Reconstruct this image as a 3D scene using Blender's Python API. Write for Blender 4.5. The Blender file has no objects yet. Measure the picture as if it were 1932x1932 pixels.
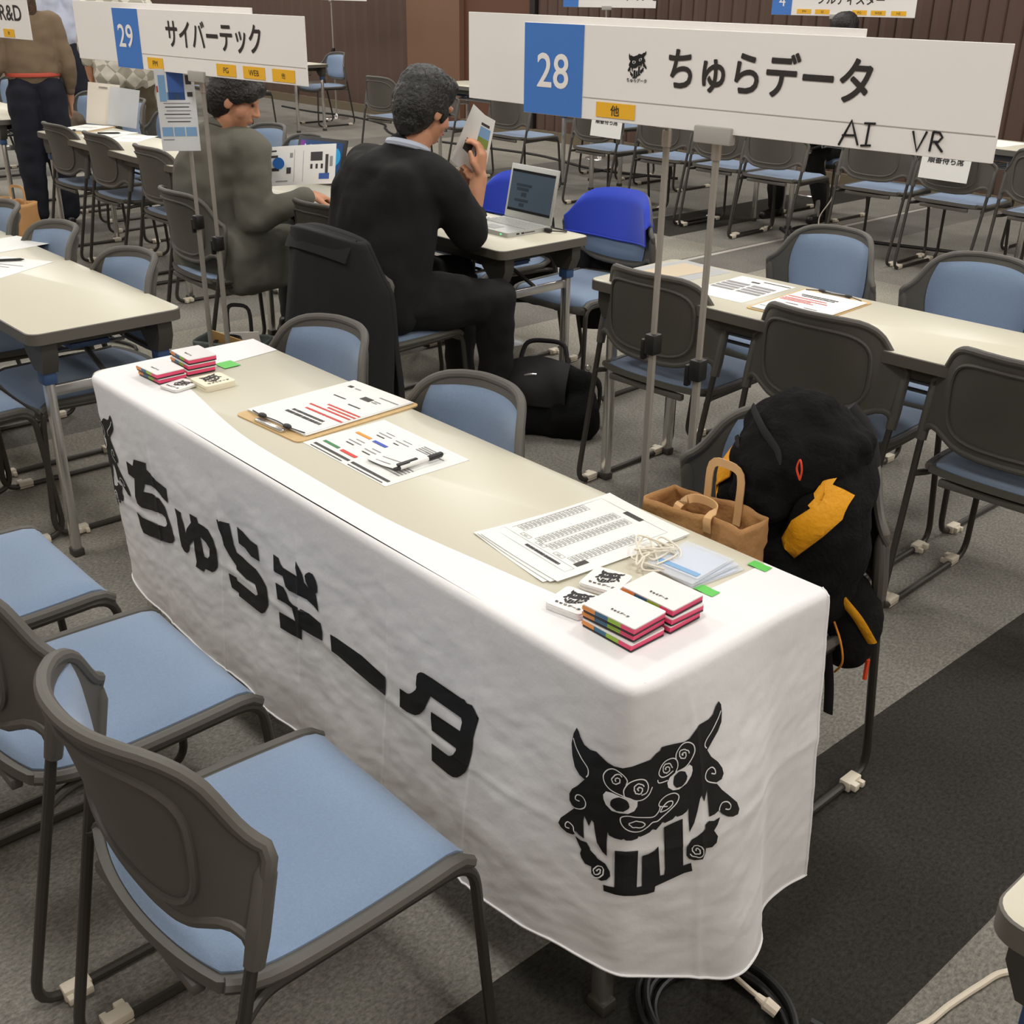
import bpy, bmesh, math, random
from mathutils import Vector, Matrix, noise
from mathutils.geometry import delaunay_2d_cdt
random.seed(7)
PI = math.pi
SC = bpy.context.scene
COL = SC.collection

def lin(c):
    return tuple((x/255/12.92 if x/255 <= .04045 else ((x/255+.055)/1.055)**2.4) for x in c) + (1,)

MATS = {}
def mat(name, rgb, rough=.6, metal=0., spec=.5, bump=0., bscale=200., var=0., vscale=30., emis=None, estr=0., alpha=1., trans=0., coat=0., sheen=0.):
    if name in MATS: return MATS[name]
    m = bpy.data.materials.new(name); m.use_nodes = True
    nt = m.node_tree; b = nt.nodes['Principled BSDF']
    b.inputs['Base Color'].default_value = lin(rgb)
    b.inputs['Roughness'].default_value = rough
    b.inputs['Metallic'].default_value = metal
    b.inputs['Specular IOR Level'].default_value = spec
    b.inputs['Alpha'].default_value = alpha
    b.inputs['Transmission Weight'].default_value = trans
    b.inputs['Coat Weight'].default_value = coat
    b.inputs['Sheen Weight'].default_value = sheen
    if emis:
        b.inputs['Emission Color'].default_value = lin(emis); b.inputs['Emission Strength'].default_value = estr
    if bump or var:
        tc = nt.nodes.new('ShaderNodeTexCoord')
    if var:
        n = nt.nodes.new('ShaderNodeTexNoise'); n.inputs['Scale'].default_value = vscale; n.inputs['Detail'].default_value = 4
        nt.links.new(tc.outputs['Object'], n.inputs['Vector'])
        r = nt.nodes.new('ShaderNodeValToRGB')
        c = lin(rgb)
        r.color_ramp.elements[0].position = .3; r.color_ramp.elements[1].position = .7
        r.color_ramp.elements[0].color = tuple(x*(1-var) for x in c[:3])+(1,)
        r.color_ramp.elements[1].color = tuple(min(1, x*(1+var)) for x in c[:3])+(1,)
        nt.links.new(n.outputs['Fac'], r.inputs['Fac']); nt.links.new(r.outputs['Color'], b.inputs['Base Color'])
    if bump:
        n = nt.nodes.new('ShaderNodeTexNoise'); n.inputs['Scale'].default_value = bscale; n.inputs['Detail'].default_value = 3
        nt.links.new(tc.outputs['Object'], n.inputs['Vector'])
        bp = nt.nodes.new('ShaderNodeBump'); bp.inputs['Strength'].default_value = bump; bp.inputs['Distance'].default_value = .01
        nt.links.new(n.outputs['Fac'], bp.inputs['Height']); nt.links.new(bp.outputs['Normal'], b.inputs['Normal'])
    MATS[name] = m
    return m

class MB:
    """collects geometry for ONE mesh object"""
    def __init__(s): s.v = []; s.f = []; s.m = []
    def add(s, vs, fs, mi=0, M=None):
        o = len(s.v)
        for p in vs:
            p = Vector(p); s.v.append(M @ p if M is not None else p)
        for f in fs: s.f.append([i+o for i in f]); s.m.append(mi)
        return s
    def box(s, c, size, mi=0, M=None, bev=0., seg=2):
        bm = bmesh.new(); bmesh.ops.create_cube(bm, size=1)
        for v in bm.verts: v.co = Vector((v.co.x*size[0], v.co.y*size[1], v.co.z*size[2]))
        if bev: bmesh.ops.bevel(bm, geom=bm.edges[:], offset=bev, segments=seg, profile=.5, affect='EDGES')
        for v in bm.verts: v.co += Vector(c)
        bm.verts.index_update()
        s.add([v.co.copy() for v in bm.verts], [[v.index for v in f.verts] for f in bm.faces], mi, M)
        bm.free(); return s
    def tube(s, path, r, n=8, mi=0, M=None, caps=True, closed=False, flat=None):
        P = [Vector(p) for p in path]; N = len(P)
        R = r if isinstance(r, (list, tuple)) else [r]*N
        T = []
        for i in range(N):
            a = P[(i-1) % N] if (closed or i > 0) else P[i]
            b = P[(i+1) % N] if (closed or i < N-1) else P[i]
            t = (b-a); T.append(t.normalized() if t.length > 1e-9 else Vector((0, 0, 1)))
        up = Vector((0, 0, 1)) if abs(T[0].z) < .9 else Vector((1, 0, 0))
        nrm = (up - T[0]*up.dot(T[0])).normalized()
        vs = []; fs = []
        for i in range(N):
            if i: nrm = (nrm - T[i]*nrm.dot(T[i])); nrm = nrm.normalized() if nrm.length > 1e-6 else T[i].orthogonal().normalized()
            bi = T[i].cross(nrm)
            for k in range(n):
                a = 2*PI*k/n
                ca, sa = math.cos(a), math.sin(a)
                if flat: sa *= flat
                vs.append(P[i] + (nrm*ca + bi*sa)*R[i])
        L = N if closed else N-1
        for i in range(L):
            for k in range(n):
                a = i*n+k; b = i*n+(k+1) % n; c = ((i+1) % N)*n+(k+1) % n; d = ((i+1) % N)*n+k
                fs.append([a, b, c, d])
        if caps and not closed:
            fs.append(list(range(n))[::-1]); fs.append([(N-1)*n+k for k in range(n)])
        s.add(vs, fs, mi, M); return s
    def lathe(s, prof, n=24, mi=0, M=None):
        vs = []; fs = []
        for (r, z) in prof:
            for k in range(n):
                a = 2*PI*k/n; vs.append((r*math.cos(a), r*math.sin(a), z))
        for i in range(len(prof)-1):
            for k in range(n):
                fs.append([i*n+k, i*n+(k+1) % n, (i+1)*n+(k+1) % n, (i+1)*n+k])
        if prof[0][0] > 1e-6: fs.append(list(range(n))[::-1])
        if prof[-1][0] > 1e-6: fs.append([(len(prof)-1)*n+k for k in range(n)])
        s.add(vs, fs, mi, M); return s
    def prism(s, poly, z0, z1, mi=0, M=None, topmi=None):
        n = len(poly)
        vs = [(x, y, z0) for x, y in poly]+[(x, y, z1) for x, y in poly]
        s.add(vs, [list(range(n))[::-1]]+[[i, (i+1) % n, (i+1) % n+n, i+n] for i in range(n)], mi, M)
        s.add(vs[n:], [list(range(n))], mi if topmi is None else topmi, M); return s
    def grid(s, fn, nu, nv, mi=0, M=None, flip=False):
        vs = [fn(i/nu, j/nv) for j in range(nv+1) for i in range(nu+1)]
        fs = []
        for j in range(nv):
            for i in range(nu):
                a = j*(nu+1)+i; q = [a, a+1, a+nu+2, a+nu+1]
                fs.append(q[::-1] if flip else q)
        s.add(vs, fs, mi, M); return s
    def slab(s, fn, th, nu, nv, mi=0, M=None):
        """closed sheet: fn(u,v)->point, th(u,v,p)->offset vector"""
        A = [Vector(fn(i/nu, j/nv)) for j in range(nv+1) for i in range(nu+1)]
        B = []
        for j in range(nv+1):
            for i in range(nu+1): B.append(A[j*(nu+1)+i] + Vector(th(i/nu, j/nv)))
        n = len(A); fs = []
        for j in range(nv):
            for i in range(nu):
                a = j*(nu+1)+i; q = [a, a+1, a+nu+2, a+nu+1]
                fs.append(q); fs.append([x+n for x in q[::-1]])
        bd = [i for i in range(nu+1)] + [j*(nu+1)+nu for j in range(1, nv+1)] + [nv*(nu+1)+i for i in range(nu-1, -1, -1)] + [j*(nu+1) for j in range(nv-1, 0, -1)]
        for k in range(len(bd)):
            a, b = bd[k], bd[(k+1) % len(bd)]; fs.append([b, a, a+n, b+n])
        s.add(A+B, fs, mi, M); return s
    def ell(s, c, r, M=None, mi=0, nu=20, nv=12, rot=None):
        vs = []; fs = []
        R = rot if rot is not None else Matrix.Identity(3)
        for j in range(nv+1):
            th = PI*j/nv
            for i in range(nu):
                ph = 2*PI*i/nu
                vs.append(Vector(c)+R @ Vector((r[0]*math.sin(th)*math.cos(ph), r[1]*math.sin(th)*math.sin(ph), r[2]*math.cos(th))))
        for j in range(nv):
            for i in range(nu):
                fs.append([j*nu+i, (j+1)*nu+i, (j+1)*nu+(i+1) % nu, j*nu+(i+1) % nu])
        s.add(vs, fs, mi, M); return s
    def cap(s, p0, p1, r0, r1, mi=0, n=14, M=None):
        p0 = Vector(p0); p1 = Vector(p1); d = p1-p0
        L = d.length; t = d/L if L > 1e-9 else Vector((0, 0, 1))
        path = []; rad = []
        for k in range(5):
            a = PI/2*(1-k/5); path.append(p0-t*r0*math.sin(a)); rad.append(max(r0*math.cos(a), 1e-4))
        path.append(p0); rad.append(r0)
        path.append(p1); rad.append(r1)
        for k in range(1, 6):
            a = PI/2*k/5; path.append(p1+t*r1*math.sin(a)); rad.append(max(r1*math.cos(a), 1e-4))
        s.tube(path, rad, n, mi, M); return s
    def build(s, name, mats, parent=None, smooth=35, loc=None, rot=None):
        me = bpy.data.meshes.new(name)
        me.from_pydata([tuple(p) for p in s.v], [], s.f)
        ms = mats if isinstance(mats, (list, tuple)) else [mats]
        for m in ms: me.materials.append(m)
        me.polygons.foreach_set('material_index', s.m)
        bm = bmesh.new(); bm.from_mesh(me)
        bmesh.ops.remove_doubles(bm, verts=bm.verts, dist=1e-6)
        bmesh.ops.recalc_face_normals(bm, faces=bm.faces); bm.to_mesh(me); bm.free()
        if smooth:
            me.shade_smooth(); me.set_sharp_from_angle(angle=math.radians(smooth))
        o = bpy.data.objects.new(name, me); COL.objects.link(o)
        if parent: o.parent = parent
        if loc: o.location = loc
        if rot is not None: o.rotation_euler = rot
        return o

def blob(name, prims_mb, m, parent=None, voxel=.012, it=6, fac=.5, disp=None):
    """union of overlapping shapes as one continuous smooth skin"""
    tmp = prims_mb.build(name+'_tmp', m, smooth=0)
    md = tmp.modifiers.new('r', 'REMESH'); md.mode = 'VOXEL'; md.voxel_size = voxel
    s = tmp.modifiers.new('s', 'SMOOTH'); s.iterations = it; s.factor = fac
    dg = bpy.context.evaluated_depsgraph_get(); dg.update()
    me = bpy.data.meshes.new_from_object(tmp.evaluated_get(dg))
    old = tmp.data; bpy.data.objects.remove(tmp); bpy.data.meshes.remove(old)
    me.name = name
    if disp:
        for v in me.vertices: v.co = v.co + Vector(disp(v.co, v.normal))
    me.materials.clear(); me.materials.append(m); me.shade_smooth()
    o = bpy.data.objects.new(name, me); COL.objects.link(o)
    if parent: o.parent = parent
    return o

def tag(o, label=None, cat=None, group=None, kind=None):
    if label: o['label'] = label
    if cat: o['category'] = cat
    if group: o['group'] = group
    if kind: o['kind'] = kind
    return o
def thing(name, label, cat, loc=(0, 0, 0), rz=0., group=None):
    o = bpy.data.objects.new(name, None); COL.objects.link(o); o.empty_display_size = .1
    o.location = loc; o.rotation_euler = (0, 0, rz)
    return tag(o, label, cat, group)
def dup(o, parent=None, skip=()):
    c = o.copy(); COL.objects.link(c)
    if parent: c.parent = parent
    for ch in o.children:
        if ch.name.split('.')[0] in skip: continue
        dup(ch, c, skip)
    return c
def fillet(pts, r, k=5):
    P = [Vector(p) for p in pts]; out = [P[0]]
    rr = r if isinstance(r, (list, tuple)) else [r]*len(P)
    for i in range(1, len(P)-1):
        a, b, c = P[i-1], P[i], P[i+1]
        d1 = (a-b); d2 = (c-b); q = min(rr[i], d1.length*.49, d2.length*.49)
        A = b+d1.normalized()*q; C = b+d2.normalized()*q
        for j in range(k+1):
            t = j/k; out.append(A*(1-t)**2+b*2*t*(1-t)+C*t*t)
    out.append(P[-1]); return out
def smoothpath(pts, k=6):
    P = [Vector(p) for p in pts]; out = []
    for i in range(len(P)-1):
        p0 = P[max(i-1, 0)]; p1 = P[i]; p2 = P[i+1]; p3 = P[min(i+2, len(P)-1)]
        for j in range(k):
            t = j/k
            out.append(.5*((2*p1)+(p2-p0)*t+(2*p0-5*p1+4*p2-p3)*t*t+(3*p1-p0-3*p2+p3)*t**3))
    out.append(P[-1]); return out
def rrect(w, h, r, k=5, cx=0, cy=0):
    out = []
    for (sx, sy, a0) in ((1, -1, -90), (1, 1, 0), (-1, 1, 90), (-1, -1, 180)):
        for j in range(k+1):
            a = math.radians(a0+90*j/k)
            out.append((cx+sx*(w/2-r)+r*math.cos(a), cy+sy*(h/2-r)+r*math.sin(a)))
    return out
def squircle(u, v, a, b, k):
    return a*u*math.sqrt(max(0, 1-k*v*v/2)), b*v*math.sqrt(max(0, 1-k*u*u/2))
def interp(tab, x):
    if x <= tab[0][0]: return tab[0][1]
    for (a, b), (c, d) in zip(tab, tab[1:]):
        if x <= c:
            t = (x-a)/(c-a); t = t*t*(3-2*t); return b+(d-b)*t
    return tab[-1][1]
_TXT = {}
def text_geo(s, bold=0.):
    """flat glyph mesh, baseline 0, size 1, centred in x"""
    if (s, bold) in _TXT: return _TXT[(s, bold)]
    cu = bpy.data.curves.new('t', 'FONT'); cu.body = s; cu.size = 1; cu.align_x = 'CENTER'; cu.resolution_u = 4; cu.offset = bold
    o = bpy.data.objects.new('t', cu); COL.objects.link(o)
    dg = bpy.context.evaluated_depsgraph_get(); dg.update()
    me = bpy.data.meshes.new_from_object(o.evaluated_get(dg))
    V = [v.co.copy() for v in me.vertices]; F = [list(p.vertices) for p in me.polygons]
    bpy.data.objects.remove(o); bpy.data.meshes.remove(me); bpy.data.curves.remove(cu)
    if V:
        x0 = min(v.x for v in V); x1 = max(v.x for v in V); y0 = min(v.y for v in V); y1 = max(v.y for v in V)
    else: x0 = x1 = y0 = y1 = 0
    _TXT[(s, bold)] = (V, F, (x0, x1, y0, y1)); return _TXT[(s, bold)]
def put_text(mb, s, M, w=None, h=None, mi=0, bold=0., th=0.):
    """fits text box w x h, centred at the origin of M, in its XY plane"""
    V, F, (x0, x1, y0, y1) = text_geo(s)
    if not V: return
    sx = w/(x1-x0) if w else None; sy = h/(y1-y0) if h else None
    sx = sx or sy; sy = sy or sx
    offs = [(0, 0)]
    if bold:
        offs += [(bold*math.cos(a), bold*math.sin(a)) for a in [2*PI*k/8 for k in range(8)]]
        e = bold; sx = w/(x1-x0+2*e) if w else sx; sy = h/(y1-y0+2*e) if h else sy
        if not w: sx = sy
        if not h: sy = sx
    for i, (ox, oy) in enumerate(offs):
        P = [((v.x+ox-(x0+x1)/2)*sx, (v.y+oy-(y0+y1)/2)*sy, .00005*(len(offs)-i)) for v in V]
        mb.add(P, F, mi, M)
def TR(loc, rz=0, rx=0, ry=0):
    return Matrix.Translation(Vector(loc)) @ Matrix.Rotation(rz, 4, 'Z') @ Matrix.Rotation(rx, 4, 'X') @ Matrix.Rotation(ry, 4, 'Y')
# ---------------------------------------------------------------- camera
cam = bpy.data.cameras.new('camera'); camo = bpy.data.objects.new('camera', cam); COL.objects.link(camo)
cam.sensor_width = 36; cam.lens = 2137.0/1932*36; cam.clip_start = .05; cam.clip_end = 100
_r = Vector((0.66536704, 0.74641773, 0.01213565)); _u = Vector((-0.32556235, 0.27550505, 0.90449219)); _w = Vector((-0.67178558, 0.6057702, -0.42631749))
camo.matrix_world = Matrix(((_r.x, _u.x, -_w.x, .8485), (_r.y, _u.y, -_w.y, -.9923), (_r.z, _u.z, -_w.z, 1.5791), (0, 0, 0, 1)))
SC.camera = camo
# ---------------------------------------------------------------- materials
def carpet(name, rgb):
    m = bpy.data.materials.new(name); m.use_nodes = True; nt = m.node_tree; b = nt.nodes['Principled BSDF']
    tc = nt.nodes.new('ShaderNodeTexCoord')
    n1 = nt.nodes.new('ShaderNodeTexNoise'); n1.inputs['Scale'].default_value = 150; n1.inputs['Detail'].default_value = 6; n1.inputs['Roughness'].default_value = .75
    n2 = nt.nodes.new('ShaderNodeTexNoise'); n2.inputs['Scale'].default_value = 5; n2.inputs['Detail'].default_value = 3
    mp = nt.nodes.new('ShaderNodeMapping'); mp.inputs['Scale'].default_value = (1, .55, 1)
    nt.links.new(tc.outputs['Object'], mp.inputs['Vector'])
    nt.links.new(mp.outputs['Vector'], n1.inputs['Vector']); nt.links.new(tc.outputs['Object'], n2.inputs['Vector'])
    r = nt.nodes.new('ShaderNodeValToRGB'); c = lin(rgb)
    r.color_ramp.elements[0].position = .25; r.color_ramp.elements[0].color = tuple(x*.35 for x in c[:3])+(1,)
    r.color_ramp.elements[1].position = .72; r.color_ramp.elements[1].color = tuple(x*1.65 for x in c[:3])+(1,)
    nt.links.new(n1.outputs['Fac'], r.inputs['Fac'])
    mx = nt.nodes.new('ShaderNodeMix'); mx.data_type = 'RGBA'; mx.blend_type = 'MULTIPLY'; mx.inputs['Factor'].default_value = .35
    r2 = nt.nodes.new('ShaderNodeValToRGB'); r2.color_ramp.elements[0].position = .3; r2.color_ramp.elements[0].color = (.6, .6, .6, 1); r2.color_ramp.elements[1].position = .7
    nt.links.new(n2.outputs['Fac'], r2.inputs['Fac'])
    nt.links.new(r.outputs['Color'], mx.inputs['A']); nt.links.new(r2.outputs['Color'], mx.inputs['B'])
    nt.links.new(mx.outputs['Result'], b.inputs['Base Color'])
    b.inputs['Roughness'].default_value = .95; b.inputs['Specular IOR Level'].default_value = .15
    bp = nt.nodes.new('ShaderNodeBump'); bp.inputs['Strength'].default_value = .6; bp.inputs['Distance'].default_value = .004
    nt.links.new(n1.outputs['Fac'], bp.inputs['Height']); nt.links.new(bp.outputs['Normal'], b.inputs['Normal'])
    return m
M_carp = [carpet('carpet_grey', (132, 129, 121)), carpet('carpet_light', (147, 143, 132)), carpet('carpet_mid', (114, 111, 105)), carpet('carpet_black', (56, 54, 50))]
M_curt = mat('partition_brown', (88, 68, 58), .8, bump=.15, bscale=300)
M_coln = mat('column_brown', (120, 88, 68), .7)
M_panel = mat('panel_brown', (98, 64, 46), .7)
M_base = mat('skirting', (110, 98, 78), .7)
M_wall = mat('wall_paint', (150, 130, 112), .85)
M_ceil = mat('ceiling_paint', (225, 220, 210), .9)
M_tape = mat('floor_tape', (178, 172, 164), .8)
# ---------------------------------------------------------------- floor in carpet tiles
X0, X1, Y0, Y1, ZC = -19.73, 5.27, -5.0, 7.8, 3.3
def tile_kind(ix, iy):
    x = -.23+.5*ix+.25; y = .5*iy+.25
    if ix == 0: return 3
    if ix == -9 and y > 4.9: return 3
    if ix in (-7,): return 2
    if ix in (-8, -5, -6) and y < 4.9: return 1
    if ix in (-8, -10): return 0
    if ix in (-15, -16, -17, -18): return 1
    if ix in (-14, -19): return 2
    return 0
mb = MB()
ix0 = round((X0+.23)/.5); ix1 = round((X1+.23)/.5); iy0 = round(Y0/.5); iy1 = math.ceil(Y1/.5)
for i in range(ix0, ix1):
    for j in range(iy0, iy1):
        x = -.23+.5*i; y = .5*j; y2 = min(y+.5, Y1)
        mb.add([(x, y, 0), (x+.5, y, 0), (x+.5, y2, 0), (x, y2, 0)], [[0, 1, 2, 3]], tile_kind(i, j))
tag(mb.build('floor', M_carp, smooth=0), kind='structure')
# slab below so the floor has thickness
mb = MB(); mb.box((-3.685, 5.2, .0015), (.035, 6.0, .003), 0)
tag(mb.build('trim_1', M_tape, smooth=0), kind='structure')
mb = MB(); mb.box(((X0+X1)/2, (Y0+Y1)/2, ZC+.05), (X1-X0, Y1-Y0, .1)); tag(mb.build('ceiling', M_ceil, smooth=0), kind='structure')
mb = MB(); mb.box((X0-.05, (Y0+Y1)/2, ZC/2), (.1, Y1-Y0, ZC)); tag(mb.build('wall_left', M_wall, smooth=0), kind='structure')
mb = MB(); mb.box((X1+.05, (Y0+Y1)/2, ZC/2), (.1, Y1-Y0, ZC)); tag(mb.build('wall_right', M_wall, smooth=0), kind='structure')
mb = MB(); mb.box(((X0+X1)/2, Y0-.05, ZC/2), (X1-X0, .1, ZC)); tag(mb.build('wall_front', M_wall, smooth=0), kind='structure')
# back wall: pleated folding partition, column, flat panel, pleated partition
mb = MB(); mb.box(((X0+X1)/2, Y1+.17, ZC/2), (X1-X0, .1, ZC)); tag(mb.build('wall_back', M_wall, smooth=0), kind='structure')
def pleats(x0, x1, step, name, depth=.055):
    mb = MB(); n = round((x1-x0)/step); st = (x1-x0)/n
    pts = []
    for k in range(n):
        a = x0+k*st
        pts += [(a, Y1+depth), (a+.03*st/.1*.3, Y1+.01), (a+st*.5, Y1-.012), (a+st*.93, Y1+.012)]
    pts.append((x1, Y1+depth))
    vs = [(x, y, .1) for x, y in pts]+[(x, y, ZC) for x, y in pts]; N = len(pts)
    mb.add(vs, [[i, i+1, i+1+N, i+N] for i in range(N-1)])
    tag(mb.build(name, M_curt, smooth=25), kind='structure')
pleats(X0, -10.83, .24, 'trim_2', .012); pleats(-8.62, X1, .15, 'trim_3', .028)
mb = MB(); mb.box((-10.34, Y1+.03, ZC/2), (.98, .14, ZC)); tag(mb.build('trim_4', M_coln, smooth=0), kind='structure')
mb = MB(); mb.box((-9.25, Y1+.08, ZC/2), (1.2, .1, ZC)); mb.box((-8.66, Y1+.03, ZC/2), (.08, .12, ZC), 1); tag(mb.build('trim_5', [M_panel, mat('jamb_black', (25, 22, 20), .6)], smooth=0), kind='structure')
mb = MB(); mb.box(((X0+X1)/2, Y1+.04, .05), (X1-X0, .16, .1)); tag(mb.build('baseboard_back', M_base, smooth=0), kind='structure')
# ---------------------------------------------------------------- lights: recessed ceiling panels
M_lamp = mat('lamp_diffuser', (255, 250, 240), emis=(255, 240, 222), estr=1.0)
M_lframe = mat('lamp_frame', (230, 228, 222), .5)
LY = [-3.2, -.6, 2.0, 4.6, 6.9]; LX = [-18.2, -15.6, -13, -10.4, -7.8, -5.2, -2.6, 0, 2.6, 4.6]
lp = None
for lx in LX:
    for ly in LY:
        if lp is None:
            lp = thing('ceiling_light', 'recessed square ceiling light panel with white frame', 'ceiling light', (lx, ly, ZC), 0, 'ceiling light panels')
            mb = MB(); mb.box((0, 0, -.006), (.6, .6, .010)); mb.build('diffuser', M_lamp, lp, smooth=0)
            mb = MB()
            for sx, sy, w, h in ((0, .315, .66, .03), (0, -.315, .66, .03), (.315, 0, .03, .6), (-.315, 0, .03, .6)): mb.box((sx, sy, -.01), (w, h, .02))
            mb.build('frame', M_lframe, lp, smooth=0)
        else:
            o = dup(lp); o.location = (lx, ly, ZC)
        L = bpy.data.lights.new('lamp', 'AREA'); L.shape = 'SQUARE'; L.size = .56; L.energy = (14 if ly < -2 else 27); L.color = (1, .98, .95)
        lo = bpy.data.objects.new('lamp', L); COL.objects.link(lo); lo.location = (lx, ly, ZC-.03)
W = bpy.data.worlds.new('world'); SC.world = W; W.use_nodes = True
W.node_tree.nodes['Background'].inputs['Color'].default_value = (.9, .88, .85, 1); W.node_tree.nodes['Background'].inputs['Strength'].default_value = .05
SC.view_settings.view_transform = 'Standard'; SC.view_settings.look = 'None'; SC.view_settings.exposure = 0.0; SC.view_settings.gamma = 1
SC.cycles.max_bounces = 8; SC.cycles.diffuse_bounces = 4; SC.cycles.transparent_max_bounces = 16; SC.cycles.use_denoising = True
SC.cycles.sample_clamp_indirect = 6
# ---------------------------------------------------------------- chair
M_plast = mat('grey_plastic', (88, 85, 79), .55, bump=.04, bscale=600)
M_fab = mat('blue_fabric', (123, 143, 170), .85, bump=.25, bscale=900, var=.05, vscale=250, sheen=.25)
M_tube = mat('dark_steel_tube', (66, 63, 59), .42, metal=.35)
M_clip = mat('ivory_clip', (226, 216, 196), .5)
M_chrome = mat('chrome', (214, 212, 208), .22, metal=.85)
ZT = [(0, .776), (.05, .776), (.10, .773), (.13, .768), (.15, .760), (.168, .747), (.182, .729), (.193, .708), (.203, .688), (.213, .672), (.224, .660), (.234, .652), (.242, .640)]
ZB = [(0, .492), (.06, .493), (.11, .498), (.14, .507), (.165, .521), (.19, .533), (.21, .535), (.225, .527), (.242, .50)]
def lerp(tab, x):
    for (a, b), (c, d) in zip(tab, tab[1:]):
        if x <= c: return b+(d-b)*max(0, x-a)/(c-a)
    return tab[-1][1]
def back_y(x, z):
    c = min(1, (abs(x)/.236))**2.3
    return (1-c)*(-.186-.062*(z-.5)/.27)+c*(-.147+.034*(z-.487)/.161)
def mk_chair():
    r = thing('stacking_chair', '', 'chair')
    # seat shell and pad
    def seat_pt(u, v, a, b, k, dz, yc=.015):
        x, y = squircle(u, v, a, b, k if v > 0 else k+.35*v*v)
        x *= 1+.02*(-v); y += yc
        z = .424+dz+.006*(abs(u)**3)
        if y > .185:
            t = (y-.185)/.05; ang = min(t, 1)*1.25
            z -= .045*(1-math.cos(ang)); y = .185+.045*math.sin(ang)
        if y < -.1: z += .05*((-.1-y)/.1)**2*.35
        return Vector((x, y, z))
    mb = MB()
    mb.slab(lambda u, v: seat_pt(2*u-1, 2*v-1, .212, .228, .16, -.004), lambda u, v: (0, 0, -.02), 16, 18)
    edge = [seat_pt(math.copysign(1, 1)*1, v, .212, .228, .16, -.01) for v in [-.95+.1*i for i in range(20)]]
    mb.tube(edge, .011, 8); mb.tube([Vector((-p.x, p.y, p.z)) for p in edge], .011, 8)
    mb.box((0, -.19, .402), (.30, .02, .02), bev=.004)
    mb.build('seat_shell', M_plast, r)
    mb = MB()
    def hp(u, v):
        U, V = 2*u-1, 2*v-1
        h = .016*(1-max(abs(U), abs(V))**7)
        return seat_pt(U, V, .197, .213, .16, h-.002)
    mb.slab(hp, lambda u, v: (0, 0, -.006), 22, 24)
    mb.build('seat_pad', M_fab, r, smooth=60)
    # backrest shell
    mb = MB()
    def bp(u, v, off=0.):
        x = (2*u-1)*.242; a = abs(x); zb = lerp(ZB, a); zt = lerp(ZT, a)
        z = zb+(zt-zb)*v
        return Vector((x, back_y(x, z)+off, z))
    mb.slab(lambda u, v: bp(u, v), lambda u, v: (0, -.011, 0), 56, 14)
    out = [bp(i/56, 1) for i in range(57)]+[bp(1, 1-j/6) for j in range(1, 7)]+[bp(1-i/56, 0) for i in range(1, 57)]+[bp(0, j/6) for j in range(1, 6)]
    mb.tube([p+Vector((0, -.006, 0)) for p in out], .0105, 10, closed=True)
    ring = []
    for k in range(36):
        a = 2*PI*k/36; c, s = math.cos(a), math.sin(a)
        x = .168*math.copysign(abs(c)**.55, c); z = .632+.112*math.copysign(abs(s)**.6, s)
        ring.append(Vector((x, back_y(x, z)-.013, z)))
    mb.tube(ring, .0055, 6, closed=True)
    for s in (-1, 1):
        mb.tube([(s*.236, -.121, .634), (s*.237, -.125, .615), (s*.237, -.143, .53), (s*.236, -.152, .487)], [.007, .0145, .0155, .014], 10)
    mb.build('backrest_shell', M_plast, r)
    mb = MB()
    def fp(u, v):
        U, V = 2*u-1, 2*v-1
        x, zz = squircle(U, V, .176, .122, .42); z = .632+zz
        h = .004+.017*(1-max(abs(U), abs(V))**6)
        return Vector((x, back_y(x, z)+h, z))
    mb.slab(fp, lambda u, v: (0, -.006, 0), 18, 12)
    mb.build('backrest_pad', M_fab, r, smooth=60)
    for s in (-1, 1):
        mb = MB()
        path = fillet([(s*.236, -.148, .52), (s*.222, -.255, .011), (s*.222, .25, .011), (s*.204, .222, .408), (s*.204, -.13, .398), (s*.2325, -.176, .398)], [0, .06, .06, .05, .03, 0], 6)
        mb.tube(path, .0092, 10)
        lg = mb.build('leg', M_tube, r)
        for yy in (-.185, .175):
            mb = MB(); mb.box((s*.222+s*.004, yy, .015), (.026, .048, .024), bev=.003); mb.box((s*.222+s*.02, yy+.012, .018), (.02, .018, .016), bev=.002); mb.box((s*.222+s*.02, yy-.016, .012), (.018, .012, .014), bev=.002)
            mb.build('clip', M_clip, lg)
    return r
CH = None
def chair(x, y, rz, label, group, z=0, skip=()):
    global CH
    if CH is None: CH = mk_chair(); o = CH
    else: o = dup(CH, None, skip)
    o.location = (x, y, z); o.rotation_euler = (0, 0, rz); o['label'] = label; o['group'] = group
    return o
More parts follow.
